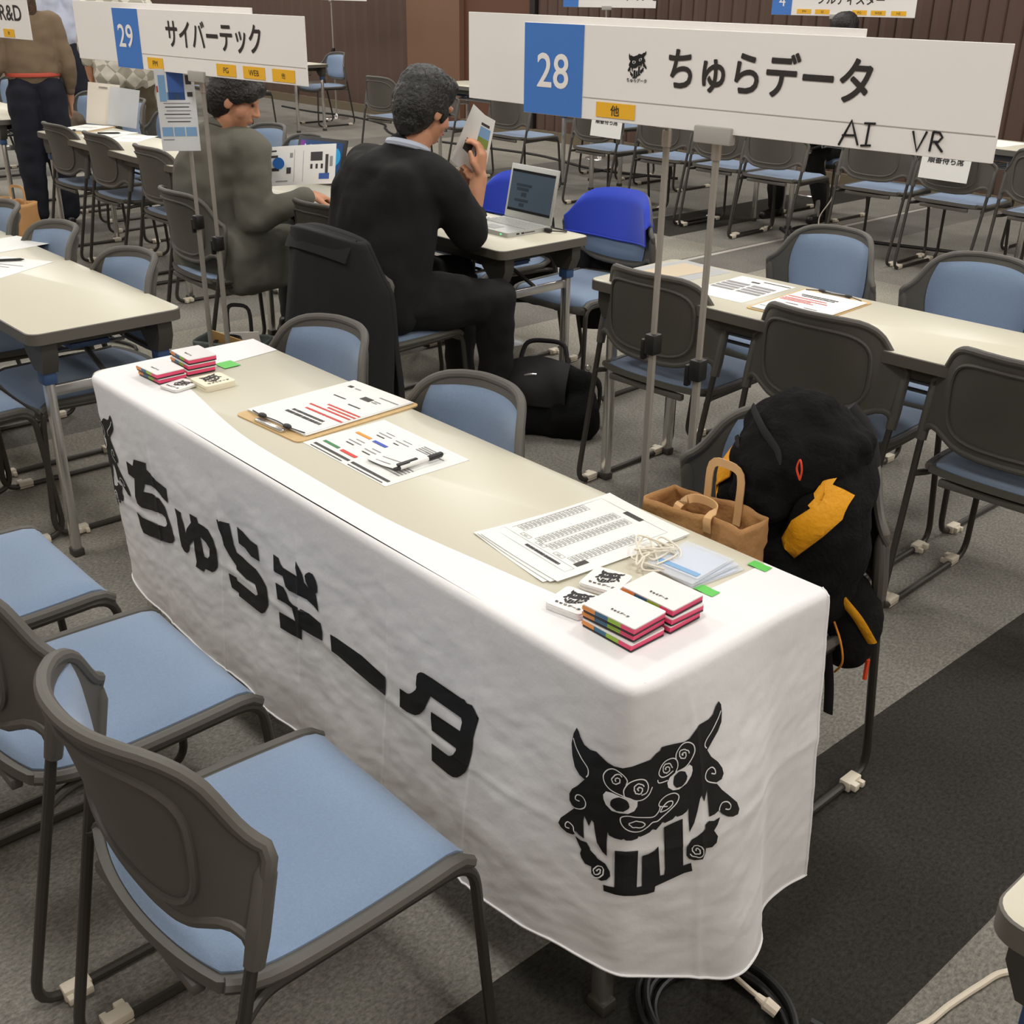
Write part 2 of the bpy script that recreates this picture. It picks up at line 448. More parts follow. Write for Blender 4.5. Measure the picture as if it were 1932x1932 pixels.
# ---------------------------------------------------------------- folding table
M_top = mat('cream_laminate', (208, 203, 184), .34, spec=.42)
M_edge = mat('grey_edge', (98, 94, 86), .5)
M_dark = mat('dark_bracket', (66, 63, 58), .5)
M_bluep = mat('blue_sleeve', (52, 78, 118), .5)
M_wire = mat('shelf_wire', (170, 170, 170), .3, metal=.9)
def mk_table(topmat=None):
    """origin: floor under the near-left corner; 1.8 x .45 x .70"""
    r = thing('folding_table', '', 'table')
    mb = MB(); P = rrect(1.8, .45, .035, 6, .9, .225)
    mb.prism(P, .668, .698, 1); n = len(P)
    Q = rrect(1.794, .444, .033, 6, .9, .225)
    mb.add([(x, y, .698) for x, y in P]+[(x, y, .70) for x, y in Q], [[i, (i+1) % n, n+(i+1) % n, n+i] for i in range(n)], 1)
    mb.add([(x, y, .70) for x, y in Q], [list(range(n))], 0)
    mb.build('tabletop', [topmat or M_top, M_edge], r, smooth=40)
    mb = MB()
    for yy in (.06, .39): mb.box((.9, yy, .648), (1.55, .025, .04))
    for xx in (.07, 1.73):
        for yy in (.055, .395):
            s = 1 if xx < .9 else -1; t = 1 if yy < .2 else -1
            poly = [(-.05, .668), (.10, .668), (.075, .62), (.03, .575), (-.03, .575), (-.05, .62)]
            vs = [(xx+s*a, yy-.022, z) for a, z in poly]+[(xx+s*a, yy+.022, z) for a, z in poly]; m = 6
            mb.add(vs, [list(range(m)), [i+m for i in range(m)][::-1]]+[[i, i+m, (i+1) % m+m, (i+1) % m] for i in range(m)])
        mb.box((xx+ (.05 if xx < .9 else -.05), .225, .645), (.03, .33, .035))
    mb.build('underframe', M_dark, r)
    for xx in (.07, 1.73):
        for yy in (.055, .395):
            mb = MB(); mb.box((xx, yy, .295), (.034, .028, .57), bev=.009); mb.box((xx, yy, .012), (.04, .034, .024), 1, bev=.004)
            lg = mb.build('leg', [M_chrome, M_dark], r)
            mb = MB(); mb.box((xx, yy, .556), (.046, .04, .036), bev=.006); mb.build('sleeve', M_bluep, lg)
        mb = MB(); mb.box((xx, .225, .515), (.016, .315, .032), bev=.004); mb.build('crossbar', M_chrome, r)
        mb = MB(); mb.box((xx+(.14 if xx < .9 else -.14), .225, .60), (.10, .12, .018), bev=.006); mb.build('latch', M_bluep, r)
        mb = MB(); mb.tube([(xx, .225, .53), (xx+(.3 if xx < .9 else -.3), .225, .64)], .008, 6); mb.build('stay', M_dark, r)
    mb = MB()
    for yy in (.12, .19, .26, .33): mb.tube([(.25, yy, .575), (1.55, yy, .575)], .006, 6)
    for xx in (.25, .9, 1.55): mb.tube([(xx, .08, .63), (xx, .085, .57), (xx, .365, .57), (xx, .37, .63)], .006, 6)
    mb.build('shelf', M_wire, r)
    return r
TB = None
def table(x, y, rz, label, group=None):
    global TB
    if TB is None: TB = mk_table(); o = TB
    else: o = dup(TB)
    o.location = (x, y, 0); o.rotation_euler = (0, 0, rz); o['label'] = label
    if group: o['group'] = group
    return o
CST = [  # top x,y | hem x,y,z | inner x,y
 (-1.803,.45,-1.76,.43,.20,-1.664,.447),(-1.806,.25,-1.745,.25,.20,-1.64,.27),(-1.806,.10,-1.72,.10,.20,-1.62,.15),
 (-1.80,.03,-1.69,.03,.205,-1.615,.142),(-1.775,-.004,-1.645,-.02,.21,-1.61,.14),(-1.735,-.008,-1.58,-.03,.187,-1.60,.138),
 (-1.62,-.008,-1.496,-.032,.177,-1.55,.135),(-1.2,-.008,-1.18,-.031,.172,-1.2,.077),(-.92,-.008,-.915,-.03,.165,-.92,.066),(-.65,-.008,-.645,-.03,.155,-.65,.066),(-.37,-.008,-.369,-.03,.146,-.37,.094),
 (-.2,-.008,-.2,-.03,.16,-.21,.112),(-.07,-.007,-.10,-.022,.172,-.13,.113),(-.028,-.005,-.045,-.01,.166,-.122,.115),
 (-.004,.004,-.004,.008,.157,-.12,.12),(.005,.03,.02,.045,.147,-.119,.14),(.006,.07,.06,.114,.135,-.118,.17),
 (.007,.15,.095,.18,.125,-.118,.22),(.007,.25,.084,.271,.125,-.117,.29),(.007,.31,.055,.314,.14,-.115,.34),
 (.008,.37,.049,.366,.15,-.114,.38),(.012,.447,.052,.43,.155,-.113,.445)]
CS = [0.0]
for _a, _b in zip(CST, CST[1:]):
    _d1 = ((_a[0]-_b[0])**2+(_a[1]-_b[1])**2)**.5; _d2 = ((_a[2]-_b[2])**2+(_a[3]-_b[3])**2)**.5
    CS.append(CS[-1]+(_d1+_d2)/2)
CLEN = CS[-1]
def _cr(p0, p1, p2, p3, t):
    return .5*((2*p1)+(p2-p0)*t+(2*p0-5*p1+4*p2-p3)*t*t+(3*p1-p0-3*p2+p3)*t**3)
def cloth_st(s):
    s = min(max(s, 0), CLEN-1e-6); i = 0
    while i < len(CS)-2 and CS[i+1] <= s: i += 1
    t = (s-CS[i])/(CS[i+1]-CS[i]); a = CST[max(i-1, 0)]; b = CST[i]; c = CST[i+1]; d = CST[min(i+2, len(CST)-1)]
    L = CS[i+1]-CS[i]; La = CS[i]-CS[i-1] if i > 0 else L; Lc = CS[i+2]-CS[i+1] if i < len(CS)-2 else L
    out = []
    for k in range(7):
        m1 = (c[k]-a[k])/(L+La) if i > 0 else (c[k]-b[k])/L
        m2 = (d[k]-b[k])/(L+Lc) if i < len(CS)-2 else (c[k]-b[k])/L
        h = t*t*(3-2*t)
        out.append((2*t**3-3*t*t+1)*b[k]+(t**3-2*t*t+t)*L*m1+(-2*t**3+3*t*t)*c[k]+(t**3-t*t)*L*m2)
    return out
def cloth_pt(s, t):
    """t in 0..1 down the drop, t<0 on the table top (to -1)"""
    q = cloth_st(s)
    if t < 0:
        k = -t
        return (q[0]+(q[5]-q[0])*k, q[1]+(q[6]-q[1])*k, .7008)
    e = t**.85
    return (q[0]+(q[2]-q[0])*e, q[1]+(q[3]-q[1])*e, .7008+(q[4]-.7008)*t)
PR_POLY = {"t1":[[0.604,0.3133],[0.6347,0.3158],[0.6464,0.2807],[0.7107,0.2581],[0.7034,0.2907],[0.7239,0.2957],[0.7473,0.3133],[0.8014,0.3133],[0.7956,0.381],[0.7663,0.3759],[0.7517,0.3659],[0.7356,0.3559],[0.7107,0.3584],[0.68,0.3709],[0.6654,0.4135],[0.7093,0.396],[0.7473,0.3935],[0.7751,0.411],[0.7882,0.4536],[0.7999,0.4912],[0.8087,0.5238],[0.8043,0.5439],[0.7912,0.5639],[0.7736,0.5764],[0.7195,0.6015],[0.6493,0.6266],[0.6186,0.6316],[0.6069,0.604],[0.604,0.5714],[0.604,0.5439],[0.6274,0.5539],[0.661,0.5439],[0.7546,0.5138],[0.7678,0.5038],[0.7751,0.4862],[0.7707,0.4612],[0.7502,0.4612],[0.6947,0.4787],[0.6405,0.5013],[0.6157,0.4987],[0.6113,0.4687],[0.6274,0.3784],[0.5996,0.3734]],"t2":[[0.8292,0.381],[0.8599,0.381],[0.8584,0.3985],[0.8672,0.4236],[0.8745,0.4637],[0.8818,0.4361],[0.9082,0.391],[0.9052,0.3534],[0.936,0.3509],[0.9403,0.3709],[0.9608,0.3709],[0.9784,0.3759],[0.9959,0.406],[1.0047,0.4436],[1.0076,0.4962],[1.0018,0.5288],[0.9886,0.5539],[0.9769,0.5664],[0.9477,0.5714],[0.9403,0.5915],[0.9052,0.5915],[0.9111,0.5664],[0.9096,0.5088],[0.9096,0.4687],[0.8892,0.5063],[0.8818,0.5363],[0.8701,0.5539],[0.8555,0.5564],[0.8438,0.5414],[0.8409,0.5013],[0.835,0.4461],[0.8365,0.4211]],"t2h":[[0.9403,0.4311],[0.9637,0.4411],[0.9769,0.4612],[0.974,0.4962],[0.9637,0.5138],[0.9462,0.5188],[0.9433,0.4762]],"t3":[[1.0222,0.2982],[1.0412,0.2957],[1.072,0.2832],[1.0793,0.3183],[1.0822,0.3659],[1.0895,0.386],[1.091,0.3935],[1.1144,0.396],[1.1363,0.4035],[1.1729,0.4035],[1.1933,0.4185],[1.2138,0.4436],[1.2211,0.4862],[1.2182,0.5213],[1.205,0.5589],[1.189,0.5789],[1.1699,0.584],[1.088,0.589],[1.0866,0.5764],[1.0573,0.5764],[1.0515,0.5439],[1.05,0.5163],[1.0851,0.5088],[1.0866,0.5213],[1.1188,0.5213],[1.1685,0.5188],[1.1787,0.5063],[1.1773,0.4887],[1.167,0.4712],[1.1305,0.4787],[1.0866,0.4712],[1.0866,0.4561],[1.0588,0.4336],[1.0398,0.401],[1.0383,0.3659],[1.0281,0.3308]],"t3b":[[1.1027,0.2757],[1.129,0.2782],[1.1612,0.2907],[1.1904,0.2882],[1.1933,0.3534],[1.1568,0.3609],[1.1305,0.3459],[1.1056,0.3434]],"t4":[[1.2504,0.2807],[1.2709,0.2807],[1.2767,0.2982],[1.2884,0.3058],[1.341,0.2982],[1.3323,0.2732],[1.3337,0.2456],[1.3469,0.2607],[1.3571,0.2807],[1.3615,0.3083],[1.3761,0.3208],[1.3674,0.3008],[1.3644,0.2807],[1.3688,0.2682],[1.3791,0.2556],[1.3922,0.2531],[1.4025,0.2682],[1.4069,0.2907],[1.4054,0.3133],[1.3966,0.3283],[1.401,0.3308],[1.4083,0.3885],[1.3922,0.3784],[1.3688,0.3709],[1.3074,0.3835],[1.2957,0.3759],[1.2899,0.3559],[1.284,0.3434],[1.2548,0.3484],[1.2518,0.3434]],"t4b":[[1.2562,0.391],[1.2869,0.386],[1.2972,0.4035],[1.3045,0.4261],[1.3176,0.4336],[1.3761,0.4211],[1.4142,0.4286],[1.4186,0.4586],[1.4186,0.4937],[1.3454,0.5113],[1.3425,0.5589],[1.3045,0.5689],[1.2635,0.5764],[1.2621,0.5088],[1.2869,0.5013],[1.325,0.4937],[1.3133,0.4511],[1.2928,0.4486],[1.2606,0.4561]],"t5":[[1.4463,0.4436],[1.4697,0.4386],[1.5458,0.4386],[1.6262,0.4461],[1.6262,0.5138],[1.575,0.5163],[1.4756,0.5013],[1.4522,0.5038]],"t6":[[1.6642,0.4536],[1.6745,0.4536],[1.6833,0.4536],[1.6906,0.4486],[1.6993,0.4361],[1.7096,0.416],[1.7125,0.4035],[1.711,0.396],[1.7125,0.3634],[1.7154,0.3509],[1.7242,0.3383],[1.733,0.3333],[1.7549,0.3333],[1.831,0.3333],[1.8397,0.3308],[1.8456,0.3383],[1.8587,0.3333],[1.8675,0.3409],[1.8734,0.3484],[1.8778,0.3609],[1.869,0.4336],[1.869,0.4612],[1.8661,0.4987],[1.8602,0.5388],[1.85,0.5764],[1.8383,0.6015],[1.828,0.619],[1.8163,0.6291],[1.8032,0.6316],[1.7549,0.6341],[1.7564,0.5664],[1.7798,0.5639],[1.8046,0.5614],[1.8119,0.5539],[1.8193,0.5414],[1.8251,0.5213],[1.8251,0.5138],[1.7564,0.5188],[1.7549,0.4962],[1.7535,0.4762],[1.7549,0.4511],[1.8324,0.4461],[1.8353,0.4135],[1.8324,0.401],[1.7973,0.401],[1.752,0.3985],[1.7491,0.411],[1.7447,0.4286],[1.7359,0.4612],[1.7271,0.4812],[1.7198,0.4962],[1.7081,0.5113],[1.6979,0.5163],[1.6847,0.5213],[1.6642,0.5213],[1.6628,0.4887]],"L_head":[[2.081,0.198],[2.0854,0.2055],[2.0898,0.2206],[2.0986,0.2381],[2.1103,0.2431],[2.122,0.2381],[2.1322,0.2456],[2.1439,0.2556],[2.1556,0.2581],[2.1702,0.2531],[2.1863,0.2431],[2.201,0.2356],[2.2185,0.2306],[2.2302,0.213],[2.2375,0.208],[2.2404,0.198],[2.2507,0.198],[2.2697,0.2005],[2.2887,0.2055],[2.2989,0.2005],[2.3092,0.183],[2.3194,0.1729],[2.3384,0.1704],[2.3472,0.1629],[2.3545,0.1454],[2.3618,0.1353],[2.3662,0.1479],[2.3662,0.1704],[2.3633,0.1955],[2.3545,0.2155],[2.3413,0.2356],[2.3296,0.2556],[2.3355,0.2782],[2.3487,0.3033],[2.356,0.3258],[2.3574,0.3434],[2.3516,0.3559],[2.3399,0.3584],[2.3501,0.386],[2.3662,0.4185],[2.3808,0.4486],[2.3867,0.4762],[2.3823,0.4887],[2.3706,0.4862],[2.3589,0.4762],[2.3472,0.4586],[2.3413,0.4436],[2.3326,0.4511],[2.3223,0.4536],[2.3223,0.4286],[2.3223,0.3935],[2.3223,0.3684],[2.315,0.401],[2.3106,0.3784],[2.3077,0.3885],[2.3019,0.4286],[2.2946,0.4612],[2.2858,0.4887],[2.2858,0.4461],[2.2872,0.411],[2.2829,0.4211],[2.2755,0.4286],[2.2668,0.4311],[2.2638,0.4261],[2.258,0.4361],[2.2448,0.4436],[2.2404,0.4386],[2.2375,0.4461],[2.2302,0.4637],[2.2244,0.4586],[2.22,0.4687],[2.2127,0.4762],[2.2053,0.4812],[2.2024,0.4787],[2.201,0.4862],[2.1922,0.4912],[2.1834,0.4912],[2.179,0.4862],[2.1761,0.4912],[2.1659,0.4937],[2.1571,0.4937],[2.1542,0.4837],[2.1542,0.5163],[2.1556,0.5714],[2.1483,0.5639],[2.1395,0.5388],[2.1337,0.5038],[2.1308,0.4787],[2.1264,0.4737],[2.1234,0.4987],[2.1176,0.4837],[2.1132,0.4737],[2.1132,0.4962],[2.1176,0.5514],[2.1088,0.5464],[2.1015,0.5388],[2.1015,0.5514],[2.0971,0.5614],[2.0854,0.5664],[2.0737,0.5589],[2.0679,0.5464],[2.0708,0.5263],[2.081,0.5013],[2.0957,0.4637],[2.0898,0.4612],[2.084,0.4486],[2.0825,0.4261],[2.0869,0.4035],[2.0957,0.3835],[2.1074,0.3484],[2.0971,0.3434],[2.0869,0.3258],[2.0796,0.2932],[2.0752,0.2581],[2.0766,0.2231]],"L_teeth":[[2.1673,0.5363],[2.1834,0.5288],[2.2024,0.5263],[2.2039,0.6591],[2.2112,0.6566],[2.2097,0.5489],[2.22,0.5439],[2.2287,0.5338],[2.2346,0.5213],[2.2375,0.6241],[2.2434,0.6216],[2.2448,0.6015],[2.2434,0.4586],[2.258,0.4486],[2.2755,0.4411],[2.2726,0.5965],[2.2858,0.5915],[2.2872,0.619],[2.2741,0.6241],[2.2521,0.6416],[2.2302,0.6591],[2.2287,0.6767],[2.2185,0.6842],[2.201,0.6892],[2.1849,0.6917],[2.1717,0.6942],[2.1556,0.6992],[2.1542,0.6767],[2.1629,0.6717],[2.1702,0.6667]],"L_bl":[[2.1015,0.5614],[2.1117,0.5664],[2.122,0.5614],[2.1278,0.5739],[2.1293,0.5815],[2.1381,0.589],[2.1425,0.5965],[2.1542,0.6015],[2.1615,0.6216],[2.1629,0.6366],[2.1585,0.6541],[2.1512,0.6667],[2.1425,0.6667],[2.1351,0.6591],[2.1337,0.6366],[2.1234,0.6391],[2.1161,0.6266],[2.1132,0.614],[2.1147,0.5965],[2.1103,0.5865]],"L_br":[[2.3428,0.4662],[2.337,0.4862],[2.3296,0.5013],[2.3355,0.5213],[2.3326,0.5414],[2.3238,0.5514],[2.3121,0.5489],[2.3106,0.5639],[2.3048,0.5815],[2.2916,0.584],[2.2829,0.5764],[2.2785,0.5639],[2.2799,0.5363],[2.2887,0.5138],[2.2989,0.5063],[2.3092,0.4912],[2.3136,0.4862],[2.3136,0.4737],[2.3209,0.4662],[2.3311,0.4712]],"W_el":[[2.1425,0.3634],[2.1468,0.3484],[2.1556,0.3434],[2.1702,0.3434],[2.1849,0.3434],[2.1966,0.3534],[2.1966,0.3709],[2.1922,0.386],[2.1834,0.396],[2.1702,0.401],[2.1585,0.4035],[2.1483,0.3935],[2.1439,0.3784]],"W_er":[[2.2989,0.2857],[2.2946,0.2782],[2.2887,0.2832],[2.2712,0.2882],[2.2565,0.3008],[2.2507,0.3158],[2.2521,0.3308],[2.2609,0.3434],[2.2726,0.3459],[2.2872,0.3333],[2.296,0.3133],[2.2989,0.2982]],"P_el":[[2.1849,0.3709],[2.1834,0.3784],[2.179,0.386],[2.1761,0.391],[2.1702,0.3935],[2.1659,0.396],[2.1615,0.3935],[2.1585,0.391],[2.1556,0.386],[2.1556,0.3759],[2.1571,0.3659],[2.16,0.3584],[2.1644,0.3509],[2.1688,0.3459],[2.1732,0.3459],[2.179,0.3484],[2.1819,0.3534],[2.1834,0.3609]],"P_er":[[2.2843,0.3283],[2.2814,0.3333],[2.277,0.3383],[2.2726,0.3383],[2.2682,0.3383],[2.2653,0.3333],[2.2624,0.3258],[2.2624,0.3183],[2.2638,0.3083],[2.2653,0.3008],[2.2697,0.2957],[2.2741,0.2907],[2.2785,0.2907],[2.2829,0.2932],[2.2858,0.2957],[2.2872,0.3033],[2.2887,0.3108],[2.2872,0.3208]]}
PR_STROKE = {"s0":[[2.0781,0.2356],[2.0854,0.2607],[2.0957,0.2807],[2.1103,0.3033],[2.1132,0.3233],[2.1103,0.3358]],"s1":[[2.3633,0.1629],[2.356,0.1805],[2.3413,0.2055],[2.3296,0.2231],[2.3253,0.2381],[2.3282,0.2481]],"s2":[[2.103,0.4311],[2.0957,0.4311],[2.0957,0.4185],[2.1,0.411],[2.1074,0.411],[2.1132,0.4236],[2.1132,0.4411],[2.1059,0.4561],[2.0957,0.4637]],"s3":[[2.0913,0.5414],[2.084,0.5439],[2.0825,0.5338],[2.0869,0.5238],[2.0971,0.5288],[2.1015,0.5439],[2.1161,0.5539]],"s4":[[2.3326,0.3258],[2.3399,0.3308],[2.3399,0.3183],[2.334,0.3083],[2.3253,0.3133],[2.3209,0.3308],[2.3253,0.3459],[2.3399,0.3584]],"s5":[[2.353,0.4461],[2.3618,0.4536],[2.3647,0.4436],[2.3589,0.4286],[2.3487,0.4236],[2.3428,0.4336],[2.3413,0.4436]],"s6":[[2.1615,0.3008],[2.1615,0.3008],[2.1615,0.3008],[2.16,0.3008],[2.16,0.2982],[2.16,0.2982],[2.16,0.2957],[2.16,0.2957],[2.16,0.2932],[2.1615,0.2907],[2.1615,0.2907],[2.1629,0.2882],[2.1629,0.2882],[2.1644,0.2882],[2.1659,0.2882],[2.1659,0.2882],[2.1673,0.2907],[2.1673,0.2932],[2.1673,0.2957],[2.1673,0.2982],[2.1673,0.3008],[2.1659,0.3033],[2.1644,0.3058],[2.1629,0.3083],[2.1615,0.3108],[2.16,0.3108],[2.1585,0.3108],[2.1571,0.3108],[2.1556,0.3083],[2.1556,0.3058],[2.1542,0.3033],[2.1542,0.2982],[2.1556,0.2932],[2.1571,0.2882],[2.1585,0.2832],[2.16,0.2807],[2.1615,0.2782],[2.1644,0.2757],[2.1673,0.2757],[2.1688,0.2782],[2.1702,0.2807]],"s7":[[2.1776,0.3033],[2.179,0.2882],[2.1717,0.2732],[2.1571,0.2657],[2.1454,0.2782],[2.1395,0.3008],[2.1439,0.3233],[2.1542,0.3358],[2.1702,0.3383],[2.1849,0.3434]],"s8":[[2.198,0.3208],[2.198,0.3208],[2.1966,0.3183],[2.1966,0.3183],[2.1966,0.3183],[2.1966,0.3158],[2.1951,0.3133],[2.1966,0.3133],[2.1966,0.3108],[2.1966,0.3108],[2.198,0.3108],[2.198,0.3083],[2.1995,0.3108],[2.201,0.3108],[2.201,0.3108],[2.2024,0.3133],[2.2039,0.3158],[2.2039,0.3183],[2.2039,0.3208],[2.2039,0.3233],[2.2024,0.3258],[2.2024,0.3283],[2.201,0.3308],[2.1995,0.3308],[2.198,0.3308],[2.1951,0.3283],[2.1936,0.3283],[2.1922,0.3233],[2.1922,0.3208],[2.1907,0.3183],[2.1907,0.3133],[2.1907,0.3108],[2.1907,0.3058],[2.1922,0.3033],[2.1936,0.3008],[2.1966,0.2982],[2.198,0.2982],[2.201,0.3008],[2.2039,0.3033],[2.2053,0.3058],[2.2068,0.3108]],"s9":[[2.1776,0.3459],[2.1746,0.3208],[2.1819,0.2957],[2.1951,0.2857],[2.2083,0.2907],[2.2141,0.3108],[2.2112,0.3308],[2.2024,0.3358]],"s10":[[2.1849,0.3434],[2.1936,0.3509],[2.2053,0.3509],[2.2156,0.3383],[2.2214,0.3158]],"s11":[[2.2829,0.2431],[2.2829,0.2431],[2.2829,0.2406],[2.2814,0.2406],[2.2814,0.2381],[2.2814,0.2381],[2.2829,0.2381],[2.2829,0.2356],[2.2829,0.2356],[2.2843,0.2356],[2.2858,0.2356],[2.2858,0.2356],[2.2872,0.2356],[2.2887,0.2381],[2.2887,0.2406],[2.2887,0.2406],[2.2887,0.2431],[2.2887,0.2456],[2.2887,0.2481],[2.2872,0.2506],[2.2872,0.2531],[2.2858,0.2531],[2.2843,0.2531],[2.2814,0.2506],[2.2799,0.2506],[2.2785,0.2481],[2.2785,0.2456],[2.277,0.2431],[2.277,0.2381],[2.277,0.2356],[2.277,0.2306],[2.2785,0.2281],[2.2799,0.2256],[2.2814,0.2256],[2.2843,0.2256],[2.2858,0.2256],[2.2887,0.2281],[2.2902,0.2306],[2.2931,0.2331],[2.2946,0.2381],[2.2946,0.2431]],"s12":[[2.2697,0.2506],[2.2712,0.2306],[2.2814,0.2105],[2.2931,0.208],[2.3033,0.2206],[2.3048,0.2431],[2.2975,0.2657],[2.2858,0.2832],[2.2682,0.2907]],"s13":[[2.2492,0.2732],[2.2492,0.2732],[2.2492,0.2732],[2.2492,0.2732],[2.2478,0.2707],[2.2478,0.2682],[2.2492,0.2682],[2.2492,0.2657],[2.2492,0.2657],[2.2507,0.2657],[2.2521,0.2657],[2.2536,0.2657],[2.2536,0.2657],[2.2551,0.2682],[2.2565,0.2707],[2.2565,0.2732],[2.2565,0.2757],[2.2565,0.2782],[2.2565,0.2807],[2.2551,0.2807],[2.2536,0.2832],[2.2521,0.2832],[2.2507,0.2857],[2.2492,0.2832],[2.2478,0.2832],[2.2448,0.2807],[2.2448,0.2782],[2.2434,0.2757],[2.2434,0.2707],[2.2434,0.2682],[2.2434,0.2632],[2.2448,0.2607],[2.2463,0.2581],[2.2478,0.2556],[2.2507,0.2556],[2.2536,0.2556],[2.2551,0.2556],[2.258,0.2581],[2.2595,0.2632],[2.2609,0.2682],[2.2624,0.2732]],"s14":[[2.2682,0.2907],[2.2726,0.2732],[2.2712,0.2531],[2.2638,0.2431],[2.2492,0.2456],[2.239,0.2607],[2.2346,0.2807],[2.2404,0.2932],[2.2521,0.2932],[2.2638,0.2832]],"s15":[[2.2317,0.2982],[2.2346,0.3083],[2.2521,0.3083]],"s16":[[2.2492,0.3885],[2.2346,0.3835],[2.2375,0.3659],[2.2492,0.3534],[2.2638,0.3534],[2.2712,0.3659],[2.2668,0.3835],[2.2536,0.401],[2.2404,0.4185],[2.2317,0.4311],[2.2229,0.4336],[2.2156,0.4461],[2.2053,0.4586],[2.1936,0.4586],[2.1805,0.4486],[2.1732,0.4311],[2.1732,0.4135],[2.1834,0.4035],[2.198,0.4085],[2.2229,0.416],[2.2331,0.401],[2.2361,0.386]],"s17":[[2.2112,0.4386],[2.2097,0.4411],[2.2083,0.4436],[2.2053,0.4461],[2.201,0.4461],[2.1966,0.4436],[2.1922,0.4436],[2.1893,0.4386],[2.1878,0.4361],[2.1863,0.4336],[2.1863,0.4286],[2.1893,0.4261],[2.1922,0.4236],[2.1966,0.4211],[2.1995,0.4236],[2.2039,0.4261],[2.2068,0.4286],[2.2097,0.4336],[2.2112,0.4386]],"s18":[[2.2361,0.4035],[2.2404,0.3885],[2.2492,0.3759],[2.258,0.3759],[2.258,0.386],[2.2478,0.3985],[2.2361,0.4035]],"s19":[[2.1439,0.6391],[2.1439,0.6391],[2.1439,0.6391],[2.1425,0.6391],[2.1439,0.6366],[2.1439,0.6341],[2.1439,0.6341],[2.1454,0.6316],[2.1454,0.6316],[2.1468,0.6291],[2.1483,0.6291],[2.1483,0.6316],[2.1483,0.6341],[2.1483,0.6366],[2.1483,0.6416],[2.1468,0.6441],[2.1468,0.6466],[2.1454,0.6491],[2.1439,0.6516],[2.141,0.6541],[2.1395,0.6516],[2.1395,0.6491],[2.1381,0.6441],[2.1381,0.6391],[2.1395,0.6341],[2.141,0.6291],[2.1425,0.6241],[2.1454,0.619],[2.1468,0.619],[2.1498,0.6165],[2.1512,0.619],[2.1527,0.6241],[2.1527,0.6291],[2.1527,0.6366],[2.1527,0.6416],[2.1498,0.6516],[2.1483,0.6566],[2.1454,0.6617],[2.1425,0.6642],[2.1381,0.6667],[2.1366,0.6617]],"s20":[[2.2946,0.5514],[2.2946,0.5514],[2.2946,0.5489],[2.2946,0.5489],[2.2946,0.5464],[2.2946,0.5464],[2.296,0.5439],[2.296,0.5439],[2.2975,0.5439],[2.2989,0.5464],[2.3004,0.5489],[2.3004,0.5489],[2.3004,0.5539],[2.3004,0.5564],[2.3004,0.5589],[2.2989,0.5614],[2.2975,0.5614],[2.2946,0.5614],[2.2931,0.5614],[2.2916,0.5589],[2.2902,0.5539],[2.2887,0.5514],[2.2887,0.5464],[2.2887,0.5414],[2.2902,0.5388],[2.2916,0.5338],[2.2946,0.5338],[2.2975,0.5338],[2.3004,0.5363],[2.3033,0.5388],[2.3048,0.5439],[2.3062,0.5489],[2.3062,0.5564],[2.3062,0.5614],[2.3048,0.5664],[2.3019,0.5714],[2.2975,0.5739],[2.2946,0.5714],[2.2902,0.5689],[2.2872,0.5664],[2.2843,0.5589]]}
M_cloth = mat('white_polyester', (234, 233, 233), .6, bump=.08, bscale=60, sheen=.1)
M_ink = mat('black_print', (22, 23, 24), .6)
M_paper = mat('white_paper', (236, 236, 232), .75)
CREASE = [(.72, .0024), (1.02, .0026), (1.33, .0024), (1.62, .003), (1.86, .0026), (2.30, .0024)]
def cloth_nrm(s):
    a = cloth_st(s-.004); b = cloth_st(s+.004)
    tx = (b[0]+b[2])-(a[0]+a[2]); ty = (b[1]+b[3])-(a[1]+a[3])
    return Vector((ty, -tx, 0)).normalized()
def cloth_w(s, t):
    if t <= 0: return 0
    k = min(1, t*4)
    w = .0045*noise.noise((s*5, t*3.1, 1.7))+.0022*noise.noise((s*13, t*9, 4.2))+.0011*noise.noise((s*31+t*14, t*26, 9.1))
    for c, a in CREASE:
        w += a*math.exp(-((s-c-.012*math.sin(t*5))/.006)**2)
    w += .0016*math.exp(-((t-.52-.03*math.sin(s*4))/.014)**2)
    w += .006*t*t*math.sin(s*17+1.2*math.sin(s*5))
    return w*k
def cloth_xyz(s, t, off=0.):
    p = Vector(cloth_pt(s, t))
    RO = .013; n = cloth_nrm(s)
    if t >= 0:
        tau = .026; k = max(0, 1-t/tau)
        p = p+n*(cloth_w(s, t)-RO*(1-math.sqrt(max(0, 1-k*k))))
        p = p+(n*(1-k)+Vector((0, 0, k))).normalized()*off
    else:
        if t > -.12: p = p-n*RO*(1+t/.12)
        p.z += off
    return p
tcl = thing('tablecloth', 'white cloth with black lettering draped over the front table', 'tablecloth', (0, 0, 0))
mb = MB(); NS = 620
TV = [-1, -.66, -.33, -.15, -.08, -.03]+[0, .0008, .003, .006, .010, .015, .02, .027, .036]+[.05+.95*i/92 for i in range(93)]
SV = [CLEN*i/NS for i in range(NS+1)]
A = [cloth_xyz(s, t) for t in TV for s in SV]; B = []
for t in TV:
    for s in SV:
        if t < 0 and False: B.append(cloth_xyz(s, t)+Vector((0, 0, -.0012)))
        else: B.append(cloth_xyz(s, t, -.0012))
n = len(A); fs = []
for j in range(len(TV)-1):
    for i in range(NS):
        a = j*(NS+1)+i; q = [a, a+1, a+NS+2, a+NS+1]; fs.append(q)
mb.add(A, fs)
mb.build('cloth', M_cloth, tcl, smooth=70)
mb = MB(); hem = [cloth_xyz(s, 1, .001) for s in SV[::2]]; mb.tube(hem, .0022, 6)
hem2 = [cloth_xyz(CLEN-.002, t, .001) for t in [i/60 for i in range(61)]]; mb.tube(hem2, .002, 6); mb.build('hem', M_cloth, tcl)
KT = .55
